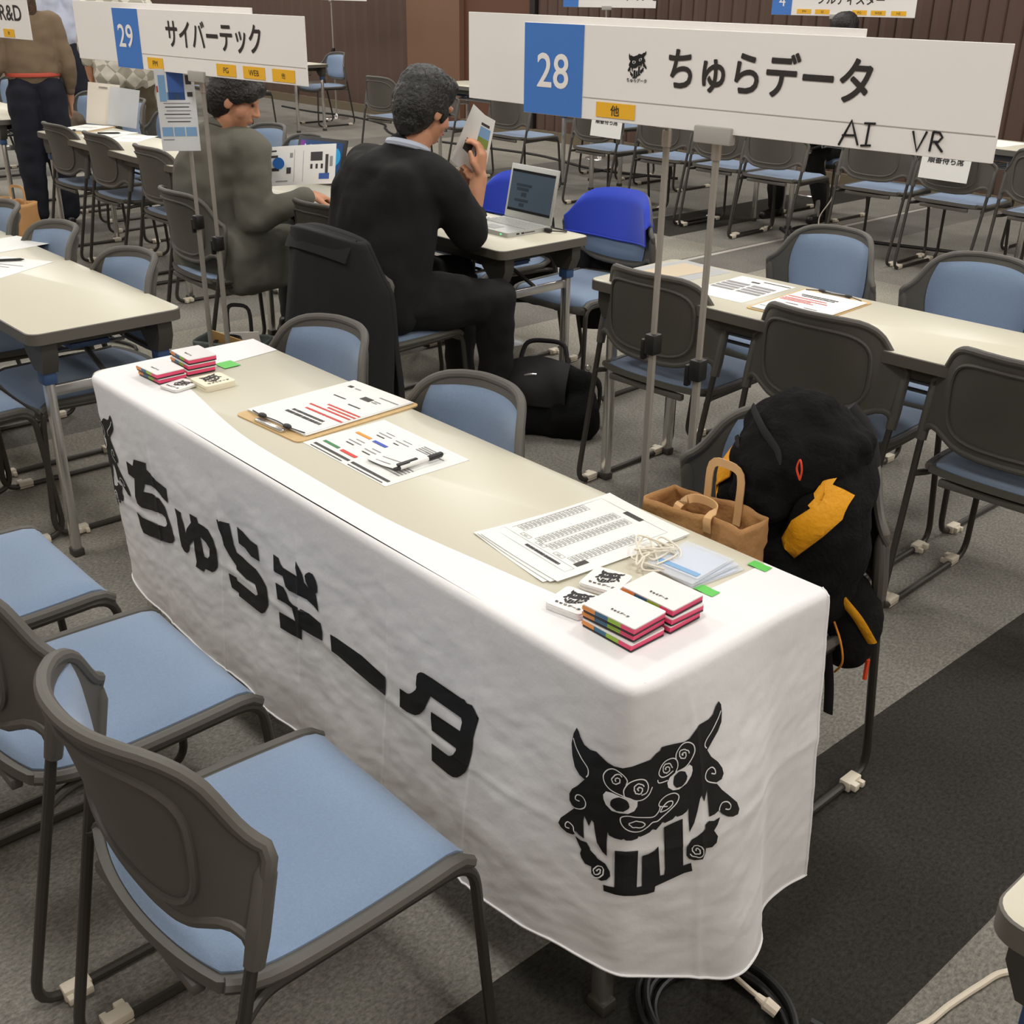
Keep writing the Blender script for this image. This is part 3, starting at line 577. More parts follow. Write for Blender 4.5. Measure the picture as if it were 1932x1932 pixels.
def inside(p, poly):
    c = False; n = len(poly); x, y = p
    for i in range(n):
        x1, y1 = poly[i]; x2, y2 = poly[i-1]
        if (y1 > y) != (y2 > y) and x < (x2-x1)*(y-y1)/(y2-y1)+x1: c = not c
    return c
def fill(polys, holes, step=.007):
    """triangles covering the outlines, in flat cloth metres"""
    V = []; E = []
    for P in polys+holes:
        o = len(V); V += [Vector(p) for p in P]; E += [(o+i, o+(i+1) % len(P)) for i in range(len(P))]
    x0 = min(v.x for v in V); x1 = max(v.x for v in V); y0 = min(v.y for v in V); y1 = max(v.y for v in V)
    x = x0
    while x < x1:
        y = y0
        while y < y1:
            if any(inside((x, y), P) for P in polys): V.append(Vector((x, y)))
            y += step
        x += step
    r = delaunay_2d_cdt(V, E, [], 0, 1e-5)
    vo, fo = r[0], r[2]; out = []
    for f in fo:
        c = (sum(vo[i].x for i in f)/3, sum(vo[i].y for i in f)/3)
        if any(inside(c, P) for P in polys) and not any(inside(c, P) for P in holes): out.append(list(f))
    return vo, out
def print_on(mb, names, holes, off, mi, ds=0., clip=None):
    for nme in names:
        P = [(s, t*KT) for s, t in PR_POLY[nme]]; H = [[(s, t*KT) for s, t in PR_POLY[h]] for h in holes.get(nme, [])]
        vo, fo = fill([P], H)
        mb.add([cloth_xyz(v.x+ds, v.y/KT, off) for v in vo], fo, mi)
def ribbon(mb, pts, w, off, mi, ds=0.):
    P = smoothpath([(s, t*KT, 0) for s, t in pts], 5)
    vs = []; 
    for i, p in enumerate(P):
        d = (P[min(i+1, len(P)-1)]-P[max(i-1, 0)])
        d = d.normalized() if d.length > 1e-9 else Vector((1, 0, 0)); q = Vector((-d.y, d.x, 0))*w/2
        for e in (p+q, p-q): vs.append(cloth_xyz(e.x+ds, e.y/KT, off))
    mb.add(vs, [[2*i, 2*i+1, 2*i+3, 2*i+2] for i in range(len(P)-1)], mi)
mb = MB(); print_on(mb, ['t1', 't2', 't3', 't3b', 't4', 't4b', 't5', 't6'], {'t2': ['t2h']}, .0016, 0)
mb.build('lettering', M_ink, tcl, smooth=0)['label'] = 'large black lettering'
for ds in (0, -1.80):
    mb = MB()
    print_on(mb, ['L_head', 'L_teeth', 'L_bl', 'L_br'], {}, .0016, 0, ds)
    print_on(mb, ['W_el', 'W_er'], {}, .0024, 1, ds); print_on(mb, ['P_el', 'P_er'], {}, .0031, 0, ds)
    for k, v in PR_STROKE.items(): ribbon(mb, v, .0019, .0026, 1, ds)
    mb.build('emblem', [M_ink, M_cloth], tcl, smooth=0)['label'] = 'black horned face emblem'
FLAT = []
T1 = table(-1.8, 0, 0, 'long table in front, dressed with the white lettered cloth')
T3 = table(-2.189-1.8, -.012, .009, 'bare cream folding table left of the cloth-covered table', 'bare cream folding tables')
T2 = table(-1.705, 1.628, .043, 'bare cream table on the right holding a clipboard and a yellow sleeve', 'bare cream folding tables')
T4 = table(-2.171-1.8, 1.655, .006, 'cream table where the two seated men read, laptop at its end', 'bare cream folding tables')
T5 = table(-6.02, 1.64, 0, 'cream table with paper sheets and a pen, left of the man in grey', 'bare cream folding tables')
T6 = table(-7.84, 1.64, 0, 'cream table end beside the standing woman in navy trousers', 'bare cream folding tables')
G1 = 'chairs along the near side of the front table'; G2 = 'chairs behind the front table'
chair(-.345, -.39, 0, 'nearest chair, its curved back closest to the camera', G1)
chair(-.905, -.415, .0, 'light blue seat second from the camera, against the lettered cloth', G1)
chair(-1.43, -.455, .0, 'third chair before the lettered cloth, only its seat corner in view', G1)
chair(-1.54, .335, PI, 'chair behind the table opposite the far end clipboard', G2)
chair(-.95, .32, PI-.05, 'chair behind the table opposite the coloured form and pen', G2)
chair(-.345, .69, PI+.02, 'chair carrying the black and yellow backpack', G2)
G3 = 'chairs at the left bare table'
chair(-2.62, .08-.25, 0.0, 'chair tucked under the left table, nearest its chrome leg', G3)
chair(-3.18, .0-.22, 0.05, 'chair under the left table, seat edge at the photo edge', G3)
chair(-2.62, .30, PI, 'blue chair back behind the left table near its right corner', G3)
chair(-3.2, .29, PI, 'blue chair back in the middle behind the left table', G3)
chair(-3.73, .285, PI, 'blue chair back behind the left table cut by the photo edge', G3)
G4 = 'chairs at the right bare table'
chair(-1.440, 1.825, .03, 'dark chair back behind the thin pole, nearest the laptop table', G4)
chair(-.845, 1.835, .04, 'dark chair back right behind the black backpack', G4)
chair(-.28, 1.85, .04, 'dark chair back at the right edge beside the backpack chair', G4)
chair(-1.44, 2.40, PI-.12, 'blue chair facing the camera beyond the clipboard table, whole back shown', G4)
chair(-.85, 2.40, PI, 'blue chair facing the camera at the right edge beyond the table', G4)
G5 = 'chairs at the laptop table'
chair(-2.46, 1.33, 0.02, 'chair under the man in black, draped with a dark jacket', G5)
chair(-3.05, 1.66, 0.05, 'empty dark chair between the two seated men', G5)
chair(-3.62, 1.37, -.05, 'chair under the man in grey, nearest the two sign poles', G5)
chair(-2.43, 2.36, PI+.05, 'chair with bright blue cap beyond the laptop, fully in view', G5)
chair(-3.03, 2.36, PI, 'chair with blue cap hidden behind the man in black', G5)
chair(-4.78, 2.33, PI, 'blue chair beyond the tablet, only its top showing', G5)
chair(-5.32, 2.42, PI+.1, 'blue chair beyond the man in grey, beside his chin', G5)
G6 = 'chairs at the table with the white sheets'
chair(-4.92, 1.86, 0, 'third dark chair from the standing woman, right beside the grey jacket', G6)
chair(-5.58, 1.87, 0, 'second dark chair from the standing woman, before the white sheets', G6)
chair(-6.14, 1.86, 0, 'dark chair right beside the standing woman', G6)
chair(-7.2, 2.44, PI, 'blue chair leaning a clear folder and clipboard against it', G6)
chair(-7.85, 2.42, PI+.1, 'blue chair with a brown bag on it beside navy trousers', G6)
# ================================================================ more tables and chairs
T5.location = (-6.48, 1.66, 0); T6.location = (-8.97, 1.66, 0)
table(.516, -.012, 0, 'rounded table corner entering at the right photo edge', 'bare cream folding tables')
table(-3.95, 5.80, 0, 'far cream table at the right, pink and white papers on it', 'far folding tables')
table(-5.95, 5.85, 0, 'far cream table hidden behind the sign numbered 28', 'far folding tables')
table(-7.95, 5.85, 0, 'far cream table end seen right of the man in black', 'far folding tables')
table(-12.25, 5.95, 0, 'far cream table near the brown partition, its chrome legs in view', 'far folding tables')
table(-14.4, 5.95, 0, 'farthest cream table seen under the left sign', 'far folding tables')
GR = 'far row of chairs behind the signs'
def far(x, y, rz, label): return chair(x, y, rz, label, GR, skip=())
far(-3.70, 5.48, .03, 'far chair whose seat shows just right of the thick sign pole')
far(-3.02, 5.58, .05, 'far chair with its dark back under the handwritten letters')
far(-2.49, 5.56, 0, 'far chair bearing the right waiting seat notice')
far(-1.95, 5.56, 0, 'far chair at the right photo edge in the far row')
far(-4.18, 5.54, .0, 'far chair second left of the thick sign pole')
far(-4.70, 5.54, .05, 'far chair whose seat shows between the blue cap and thin pole')
far(-5.32, 5.5, 0, 'far chair bearing the notice by the thin sign pole')
far(-6.30, 5.5, 0, 'far chair whose seat shows right of the raised booklet')
far(-7.15, 5.5, -.1, 'far chair whose seat peeks just above the raised booklet')
far(-7.95, 5.45, .1, 'far chair back seen left of the dark haired head')
far(-2.35, 6.62, PI, 'far blue chair back beyond the papers at the right edge')
far(-5.6, 6.6, PI, 'far chair beyond the far table under the large sign')
far(-6.3, 6.65, PI, 'far chair beyond the far table, second from the booklet')
far(-11.0, 6.68, PI, 'far chair at the partition, its blue top above the table end')
far(-10.95, 5.6, .1, 'far chair with its legs under the left sign corner')
far(-11.6, 5.6, -.1, 'far chair behind the face of the man in grey')
far(-13.2, 5.6, 0, 'farthest chair seen between poster and patterned shirt')
far(-13.8, 5.6, 0, 'farthest chair right beside the patterned shirt')
far(-6.42, 2.36, PI+.1, 'blue chair propping the upright clipboard at the table corner')
far(-9.6, 2.45, PI, 'blue chair at the left photo edge beyond the woman')
# ================================================================ notices on far chairs
def notice(x, y, z, rz, label):
    mb = MB(); mb.box((0, 0, 0), (.30, .003, .21)); 
    t = thing('seat_notice', label, 'notice', (x, y, z), rz, 'waiting seat notices')
    o = mb.build('sheet', M_paper, t, smooth=0); o.rotation_euler = (-.12, 0, 0)
    mb = MB(); put_text(mb, '順番待ち席', TR((0, -.003, .004), 0, PI/2), .22, None, 0, .02); o2 = mb.build('lettering', M_ink, t, smooth=0); o2.rotation_euler = (-.12, 0, 0); return t
notice(-2.47, 5.272, .672, 0, 'white waiting seat notice hanging right, under the handwritten letters')
notice(-5.06, 5.20, .655, 0, 'white waiting seat notice hanging behind the thin sign pole')
# ================================================================ emblem in flat form
def emblem_geo(mb, M, w, mb_white=1, left=0):
    cx, cy = 2.229, .40*KT; k = w/.32
    f = lambda p, o: ((p[0]-cx)*k, -(p[1]-cy)*k*1.15, o)
    for nm in ('L_head', 'L_teeth', 'L_bl', 'L_br'):
        vo, fo = fill([[(s, t*KT) for s, t in PR_POLY[nm]]], [], .05)
        mb.add([f(v, 0) for v in vo], fo, 0, M)
    for nm, mi, o in (('W_el', 1, .0003), ('W_er', 1, .0003), ('P_el', 0, .0006), ('P_er', 0, .0006)):
        vo, fo = fill([[(s, t*KT) for s, t in PR_POLY[nm]]], [], .05)
        mb.add([f(v, o) for v in vo], fo, mi, M)
# ================================================================ signs
M_board = mat('sign_board_white', (250, 246, 242), .55)
M_sblue = mat('sign_blue', (72, 128, 208), .5)
M_syel = mat('sign_yellow', (250, 190, 48), .5)
M_stxt = mat('sign_dark_text', (52, 48, 46), .55)
M_grey = mat('bracket_grey', (176, 172, 166), .45)
M_pole = mat('brushed_pole', (168, 163, 154), .35, metal=.35)
M_blk = mat('black_plastic', (30, 30, 30), .45)
M_line = mat('thin_grey_line', (186, 180, 176), .6)
def sign(name, label, A, B, zb, h, pole_s, clip_z, front=None, pole_xy=None, base=True, flip=False, group=None):
    A = Vector((A[0], A[1], 0)); B = Vector((B[0], B[1], 0)); d = (B-A); L = d.length; rz = math.atan2(d.y, d.x)
    p = A+d*(pole_s/L); t = thing(name, label, 'sign', (p.x, p.y, 0), rz, group)
    M = Matrix.Translation((-pole_s, 0, zb))  # local x along board
    mb = MB(); mb.box((L/2, 0, h/2), (L, .006, h), 0, M, bev=.001); bd = mb.build('board', M_board, t, smooth=0)
    if front:
        F = lambda s, z, o=0.: M @ Matrix.Translation((s, -.0035-o, z)) @ Matrix.Rotation(PI/2, 4, 'X')
        front(t, F, h, L)
    mb = MB(); mb.box((0, -.002, zb-.004), (.09 if front else .03, .022, .034 if front else .02), bev=.003); mb.build('bracket', M_grey, t)
    mb = MB(); py = .012
    mb.tube([(0, py, zb+.03), (0, py, clip_z)], .0075, 10); mb.tube([(0, py, zb-.02), (0, py, zb-.055)], .011, 10, 1)
    mb.tube([(0, py, clip_z), (0, py, .03)], .0095, 10); mb.build('pole', [M_pole, M_chrome], t)
    mb = MB(); mb.box((0, py, clip_z), (.03, .034, .05), bev=.005); mb.box((-.022, py-.006, clip_z-.016), (.012, .016, .05), bev=.003); mb.build('pole_clamp', M_blk, t)
    mb = MB(); mb.lathe([(.0001, 0), (.15, 0), (.15, .008), (.145, .012), (.03, .016), (.018, .05), (.012, .06), (.0001, .06)], 32, 0, TR((0, py, 0))); mb.build('base', M_chrome if base == 'chrome' else M_dark, t)
    return t
def part_rect(t, nm, m, F, s0, s1, z0, z1, o=.0008):
    mb = MB(); mb.box(((s1-s0)/2, (z1-z0)/2, 0), (s1-s0, z1-z0, .0012), 0, F(s0, z0, o)); return mb.build(nm, m, t, smooth=0)
def f28(t, F, h, L):
    p = part_rect(t, 'number_panel', M_sblue, F, 0.002, .176, .001, h-.001)
    mb = MB(); put_text(mb, '28', F(.089, .095, .002), .094, .074, 0, .012); mb.build('number', M_board, p, smooth=0)
    mb = MB(); put_text(mb, 'ちゅらデータ', F(.633, .119, .001), .456, .085, 0, .022); mb.build('lettering', M_stxt, t, smooth=0)
    b = part_rect(t, 'yellow_tag', M_syel, F, .218, .325, .008, .039)
    mb = MB(); put_text(mb, '他', F(.271, .0235, .002), .024, .022, 0, .01); mb.build('lettering', M_stxt, b, smooth=0)
    mb = MB(); mb.box(((L-.18)/2, 0, 0), (L-.18, .0012, .0006), 0, F(.178, .046, .0006)); mb.build('printed_rule', M_line, t, smooth=0)
    mb = MB(); emblem_geo(mb, F(.325, .122, .0008), .05); put_text(mb, 'ちゅらデータ', F(.325, .089, .0008), .053, .009, 0, .015); mb.build('emblem', [M_ink, M_board], t, smooth=0)
    def hand(*strokes):
        mb = MB()
        for pts in strokes: mb.tube([F(a, b, .0012) @ Vector((0, 0, 0)) for a, b in pts], .0021, 5)
        mb.build('handwritten_letter', M_ink, t)
    hand([(.811, .004), (.822, .028), (.832, .050), (.840, .030), (.850, .007)], [(.816, .022), (.844, .024)])
    hand([(.868, .047), (.866, .008)], [(.858, .047), (.880, .048)], [(.856, .007), (.876, .009)])
    hand([(.954, .042), (.966, .008), (.980, .043)]); hand([(.992, .044), (.990, .010)], [(.992, .044), (1.004, .043), (1.010, .036), (1.004, .028), (.992, .027)], [(.998, .027), (1.014, .011)])
def f29(t, F, h, L):
    p = part_rect(t, 'number_panel', M_sblue, F, 0.0, .158, .001, h-.001)
    mb = MB(); put_text(mb, '29', F(.072, .105, .002), .094, .075, 0, .012); mb.build('number', M_board, p, smooth=0)
    mb = MB(); put_text(mb, 'サイバーテック', F(.58, .122, .001), .516, .088, 0, .018); mb.build('lettering', M_stxt, t, smooth=0)
    for s0, s1, w in ((.191, .285, 'PM'), (.592, .695, 'PG'), (.734, .845, 'WEB'), (.882, .992, '他')):
        b = part_rect(t, 'yellow_tag', M_syel, F, s0, s1, .006, .042)
        mb = MB(); put_text(mb, w, F((s0+s1)/2, .024, .002), None, .017, 0, .0); mb.build('lettering', M_stxt, b, smooth=0)
    mb = MB(); mb.box(((L-.16)/2, 0, 0), (L-.16, .0012, .0006), 0, F(.16, .052, .0006)); mb.build('printed_rule', M_line, t, smooth=0)
GS = 'booth signs on poles'
sign('booth_sign', 'large white sign numbered 28 with handwritten AI and VR', (-1.22, .895), (-.12, 1.0), 1.296, .194, .53, .785, f28, group=GS)
sign('booth_sign', 'blank back of the white sign just behind sign 28', (-1.50, .962), (-.40, .992), 1.303, .20, .64, .80, None, group=GS)
sign('booth_sign', 'white sign numbered 29 with yellow tags', (-3.31, .847), (-2.27, .97), 1.276, .194, .481, .72, f29, group=GS)
sign('booth_sign', 'blank back of the white sign left behind sign 29', (-3.69, .865), (-2.596, .985), 1.285, .20, .66, .76, None, group=GS)
def frd(t, F, h, L):
    mb = MB(); put_text(mb, 'R&D', F(.93, .115, .001), .22, .07, 0, .01); mb.build('lettering', M_stxt, t, smooth=0)
    b = part_rect(t, 'yellow_tag', M_syel, F, .83, .94, .006, .042); mb = MB(); put_text(mb, '他', F(.885, .024, .002), None, .017); mb.build('lettering', M_stxt, b, smooth=0)
sign('booth_sign', 'white sign ending in R&D at the left photo edge', (-6.10, 1.07), (-5.0, 1.18), 1.285, .20, .4, .72, frd, group=GS)
def f4(t, F, h, L):
    p = part_rect(t, 'number_panel', M_sblue, F, 0.0, .155, .001, h-.001)
    mb = MB(); put_text(mb, '4', F(.078, .10, .002), .05, .075); mb.build('number', M_board, p, smooth=0)
    mb = MB(); put_text(mb, 'ブルディスター', F(.60, .12, .001), .50, .08, 0, .02); mb.build('lettering', M_stxt, t, smooth=0)
    for s0, w in ((.2, 'PM'), (.34, 'SE'), (.62, 'PG'), (.76, 'WEB'), (.91, 'NE')):
        b = part_rect(t, 'yellow_tag', M_syel, F, s0, s0+.11, .012, .045)
        mb = MB(); put_text(mb, w, F(s0+.055, .028, .002), None, .017); mb.build('lettering', M_stxt, b, smooth=0)
def fa(t, F, h, L):
    part_rect(t, 'number_panel', M_sblue, F, 0.0, .14, .001, h-.001)
    mb = MB(); put_text(mb, 'アルモ', F(.72, .10, .001), .3, .08, 0, .02); mb.build('lettering', M_stxt, t, smooth=0)
sign('booth_sign', 'far white sign numbered 4 against the brown partition', (-5.05, 7.0), (-4.05, 7.42), 1.345, .20, .5, .75, f4, base='chrome', group=GS)
sign('booth_sign', 'far white sign cut by the top edge, between two brown panels', (-7.38, 6.98), (-6.76, 7.56), 1.345, .20, .40, .75, fa, base='chrome', group=GS)
sign('booth_sign', 'farthest sign, thin pole on a chrome base before the partition', (-11.9, 7.0), (-10.9, 7.25), 1.32, .20, .47, .775, None, base='chrome', group=GS)
# poster hanging on the rear pole of sign 29
t = thing('poster', 'printed poster with blue photos hanging by the two poles', 'poster', (-3.015, .905, 1.15), 1.02)
mb = MB(); mb.box((0, 0, 0), (.13, .002, .27), bev=.0005); mb.build('sheet', mat('poster_paper', (222, 224, 226), .6), t, smooth=0)
mb = MB()
def pr(x0, x1, z0, z1, mi): mb.box(((x0+x1)/2, -.0016, (z0+z1)/2), (x1-x0, .0006, z1-z0), mi)
pr(-.025, .030, .035, .125, 0); pr(-.03, .03, .035, .06, 2); pr(-.055, -.032, .03, .115, 1); pr(-.005, .01, .035, .055, 3); pr(.036, .055, .085, .115, 4); pr(.038, .056, .045, .06, 4); pr(-.063, -.058, .06, .08, 5)
for i in range(6): pr(-.045+.004*(i % 3), .045-.005*(i % 2), .022-.012*i, .025-.012*i, 4 if i % 2 else 6)
for x in (-.058, -.018, .022): pr(x, x+.036, -.085, -.055, 1)
pr(-.058, -.02, -.098, -.095, 6)
mb.build('print', [mat('print_blue', (60, 96, 168), .6), mat('print_light_blue', (128, 170, 210), .6), mat('print_sky', (110, 150, 190), .6), mat('print_green', (130, 150, 70), .6), mat('print_dark', (60, 58, 60), .6), mat('print_red', (170, 60, 50), .6), mat('print_grey', (150, 148, 150), .6)], t, smooth=0)
PM = [MATS[k] for k in ('print_blue', 'print_light_blue', 'print_green', 'print_dark', 'print_red', 'print_grey')]
M_or = mat('print_orange', (236, 150, 40), .6); M_gr = mat('print_forest', (60, 130, 80), .6); M_bl = mat('print_royal', (58, 86, 180), .6); M_rd = mat('print_scarlet', (214, 66, 60), .6)
COLS = [M_or, M_gr, M_bl, M_rd]
# ================================================================ loose paper helper
def paper(name, label, cat, x, y, z, rz, w, h, th=.0006, marks=None, mats=None, group=None, curl=0., m=None):
    t = thing(name, label, cat, (x, y, z), rz, group)
    mb = MB()
    def fn(u, v):
        a = (u-.5)*w; b = (v-.5)*h
        return Vector((a, b, th+curl*((2*u-1)**2*(2*v-1)**2)+.0004*noise.noise((a*9+x*3, b*9, 1))))
    mb.slab(fn, lambda u, v: (0, 0, -th), 8, 8); mb.build('sheet', m or M_paper, t, smooth=30)
    if marks:
        mats = mats or [M_stxt]
        for k in sorted({q[4] for q in marks}):
            blocks = [q for q in marks if q[4] == k]; colour = mats[k] in COLS
            mb = MB()
            for (x0, y0, x1, y1, mi) in blocks: mb.box(((x0+x1)/2, (y0+y1)/2, th+.0009), (abs(x1-x0), abs(y1-y0), .0004), 0)
            mb.build('colour_block' if colour else 'printed_text', mats[k], t, smooth=0)
    return t
def words(x0, x1, y, h, mi, seed, ax='x'):
    rnd = random.Random(seed); out = []; p = x0
    while p < x1:
        q = min(x1, p+rnd.uniform(.35, 1.3)*h)
        out.append((p, y-h/2, q, y+h/2, mi) if ax == 'x' else (y-h/2, p, y+h/2, q, mi)); p = q+rnd.uniform(.12, .3)*h
    return out
# ---------------------------------------------------------------- on the front table
TZ = .7003
M_board2 = mat('hardboard', (206, 174, 122), .6, var=.06, vscale=60)
def clipboard(label, x, y, rz, marks, mats, group, n=4, flip=False):
    t = thing('clipboard', label, 'clipboard', (x, y, TZ), rz, group)
    mb = MB(); mb.prism(rrect(.235, .335, .014, 5), 0, .003); mb.build('board', M_board2, t)
    for i in range(n):
        mb = MB(); a = random.uniform(-.004, .004)
        mb.box((-.004+a, .012+a*.5, .0036+.0011*i), (.212, .297, .0009), 0, TR((0, 0, 0), a*2)); mb.build('paper', M_paper, t, smooth=0)
    zt = .0036+.0011*n
    mb = MB()
    for k in sorted({q[4] for q in marks}):
        mb = MB()
        for (x0, y0, x1, y1, mi) in marks:
            if mi == k: mb.box(((x0+x1)/2, (y0+y1)/2, zt), (abs(x1-x0), abs(y1-y0), .0003), 0)
        mb.build('printed_text', mats[k], t, smooth=0)
    mb = MB(); mb.box((0, -.156, .006), (.10, .014, .006), 0, bev=.002); mb.tube(smoothpath([(-.095, -.135, zt+.001), (-.05, -.143, zt+.004), (0, -.138, zt+.003), (.05, -.143, zt+.004), (.095, -.133, zt+.001)], 5), .0015, 6, 1)
    for sx in (-.046, .046): mb.ell((sx, -.143, zt+.005), (.013, .008, .005), None, 1, 10, 8)
    mb.build('clip', [M_chrome, M_blk], t)
    return t
mk = [(.002, .085, .034, .103, 0)]
mk += words(.040, .062, .098, .004, 2, 1)+words(.040, .058, .090, .004, 2, 2)+words(-.060, -.0165, .060, .004, 0, 3)+words(.014, .056, .044, .0045, 0, 4)
mk += words(-.017, .098, .011, .006, 1, 5)+words(-.0, .098, -.002, .006, 1, 6)+words(-.049, .096, -.015, .006, 1, 7)+words(-.034, .097, -.037, .007, 1, 8)
mk += words(-.046, .066, -.063, .008, 0, 9)+words(-.050, .075, -.078, .009, 0, 10)+[(-.085, .118, -.07, .128, 0)]+words(-.06, -.04, .122, .004, 2, 11)+words(.03, .095, .122, .004, 2, 12)
GC = 'clipboards with forms'
clipboard('clipboard with red and black text on the front table', -1.198, .298, .06, mk, [M_stxt, M_rd, MATS['print_grey']], GC)
t = clipboard('clipboard with loose pages on the right table', -1.043, 1.905, PI+.06, mk, [M_stxt, M_rd, MATS['print_grey']], GC)
# colour form
mk = [(-.129, -.089, -.002, -.082, 0), (.008, -.089, .135, -.082, 0), (-.123, .011, -.071, .019, 1), (-.126, -.068, -.071, -.060, 2), (-.058, .009, -.012, .018, 3), (-.060, -.070, -.006, -.061, 4)]
for (a, b) in ((-.09, .05), (-.10, -.02), (-.03, .05), (-.035, -.025)):
    mk += words(a, a+.045, b, .0025, 5, a)+words(a+.008, a+.035, b-.012, .003, 0, b)+words(a+.01, a+.04, b+.012, .002, 5, b+a)
for i in range(5): mk += words(.02, .125, -.02-.0085*i, .0028, 5, 40+i)
for i in range(4): mk += words(.035, .075, .075-.007*i, .003, 5, 60+i)
mk += words(-.125, -.01, -.098, .0025, 0, 70)+words(.012, .13, -.098, .0025, 0, 71)+words(.06, .12, .06, .003, 5, 72)
paper('form_sheet', 'white form with four coloured blocks lying under the pen', 'paper', -.923, .252, TZ, -.01, .295, .207, .0006, mk, [M_stxt, M_or, M_gr, M_bl, M_rd, MATS['print_grey']])
for i in range(3):
    paper('note_slip', ['lowest white note slip under the pen clip', 'middle white note slip in the small stack', 'top white note slip beside the pen'][i], 'note', -.872+.005*i, .247-.004*i, TZ+.0022+.0016*i, .08+.05*i, .085, .085, .0006, words(-.03, .03, -.01, .002, 0, i)+words(-.03, .01, -.03, .002, 0, i+9) if i == 2 else None, [MATS['print_grey']], 'note slips', curl=.003)
t = thing('pen', 'black and white ballpoint pen lying on the form', 'pen', (-.812, .262, TZ+.0115), PI/2+.03)
M_pwhite = mat('pen_white', (235, 235, 232), .35)
mb = MB(); mb.tube([(-.055, 0, 0), (.02, 0, 0)], .0046, 12); mb.tube([(.052, 0, 0), (.063, 0, 0)], [.003, .0012], 10); mb.build('barrel', M_pwhite, t)
mb = MB(); mb.tube([(.016, 0, 0), (.022, 0, 0), (.050, 0, 0), (.054, 0, 0)], [.0052, .0062, .006, .0035], 12); mb.build('grip', M_blk, t)
mb = MB(); mb.tube([(-.068, 0, 0), (-.05, 0, 0)], .0042, 10); mb.box((-.045, .001, .006), (.03, .006, .003), bev=.001); mb.box((-.03, .008, .004), (.05, .007, .003), bev=.001); mb.build('clip', M_blk, t)
# A4 schedule sheets (three)
mk = [(-.105, -.118, .087, -.1175, 0), (-.105, -.098, .087, -.0975, 0), (-.105, -.118, -.1045, -.0975, 0), (.0865, -.118, .087, -.0975, 0), (-.027, .111, .017, .122, 1), (.074, -.090, .085, -.064, 1), (-.097, -.088, -.0965, .121, 0), (-.097, .1208, .078, .1213, 0), (.078, .03, .0785, .121, 0)]
mk += words(-.03, .06, -.108, .006, 1, 90)
for x0, a, b in ((-.084, -.078, .082), (-.027, -.083, .104), (.003, -.083, .098), (.062, -.084, .071)):
    n = int((b-a)/.0095)
    for i in range(n):
        y = a+.0095*i; mk += [(x0-.011, y, x0+.011, y+.0006, 0), (x0-.011, y+.008, x0+.011, y+.0086, 0), (x0-.011, y, x0-.0105, y+.0086, 0), (x0+.0105, y, x0+.011, y+.0086, 0), (x0-.007, y+.003, x0+.006, y+.0048, 0)]
for x0, w in ((-.056, .012), (-.014, .012), (.035, .012)): mk += [(x0-w, -.092, x0+w, -.0914, 0), (x0-w, -.084, x0+w, -.0834, 0), (x0-w, -.092, x0-w+.0005, -.0834, 0), (x0+w, -.092, x0+w+.0005, -.0834, 0), (x0-.005, -.089, x0+.004, -.087, 0)]
for i in range(3):
    paper('schedule_sheet', ['lowest white sheet of the schedule pile near the kraft bag', 'middle white sheet of the schedule pile', 'top schedule sheet with rows of small boxes'][i], 'paper', -.379-.004*(2-i), .288-.005*(2-i), TZ+.0016*i, -.085-.03*(2-i), .212, .298, .0006, mk if i == 2 else None, [mat('print_faint', (178, 178, 178), .7), M_stxt], 'schedule sheets', curl=.002)
# badge holders with cords
M_clear = mat('clear_plastic', (235, 240, 246), .08, alpha=.42, spec=.8)
M_cord = mat('white_cord', (232, 226, 210), .7)
for i in range(3):
    t = thing('badge_holder', ['lowest clear badge holder of the pile', 'middle clear badge holder of the pile', 'top clear badge holder with a blue lined card'][i], 'badge holder', (-.175-.006*i, .345-.004*i, TZ+.0005+.004*i), -.12+.1*i, 'clear badge holders')
    mb = MB(); mb.box((0, 0, .0018), (.098, .12, .0022), bev=.0008); mb.build('pouch', M_clear, t, smooth=20)
    mb = MB(); mb.box((.002, .004, .0018), (.085, .088, .0006)); mb.build('card', mat('badge_card', (214, 222, 236), .5), t, smooth=0)
    mb = MB(); mb.box((.0, -.03, .0032), (.08, .012, .0005)); mb.build('stripe', MATS['print_light_blue'], t, smooth=0)
    mb = MB(); r = random.Random(i)
    pts = [(-.03, -.05, .004)]+[(-.075+r.uniform(-.035, .05), -.055+r.uniform(-.035, .065), .008+r.uniform(0, .012)) for k in range(7)]+[(-.01, -.055, .005)]
    mb.tube(smoothpath(pts, 6), .0017, 6); mb.build('cord', M_cord, t)
# sticker packs
M_stk = mat('sticker_white', (238, 236, 232), .35, coat=.3); M_cream = mat('card_cream', (236, 228, 204), .6)
def pack(label, x, y, z, rz, w, h, th, m, group, faded=False):
    t = thing('sticker_pack', label, 'stickers', (x, y, z), rz, group)
    mb = MB(); n = 5
    for i in range(n):
        P = rrect(w, h, .008, 4, random.uniform(-.001, .001), random.uniform(-.001, .001)); mb.prism(P, th*i/n, th*(i+1)/n-.0002)
    mb.build('stack', m, t)
    mb = MB(); emblem_geo(mb, TR((.002, .01, th+.0004)), w*.62); put_text(mb, 'ちゅらデータ', TR((.002, -h*.30, th+.0004)), w*.7, h*.1, 0, .015); mb.build('emblem', [M_ink, m], t, smooth=0)
GP = 'packs of emblem stickers'
pack('white sticker pack touching the printed schedule pile', -.232, .186, TZ+.0012, .3, .066, .066, .011, M_stk, GP)
pack('white sticker pack at the cloth edge, left of the notebooks', -.218, .100, TZ+.0012, .2, .066, .066, .011, M_stk, GP)
pack('cream pack of emblem cards at the far table end', -1.52, .186, TZ, PI/2, .078, .082, .014, M_cream, GP)
pack('white sticker pack at the far table end beside the cream pack', -1.553, .117, TZ+.002, .2, .06, .07, .006, M_stk, GP)
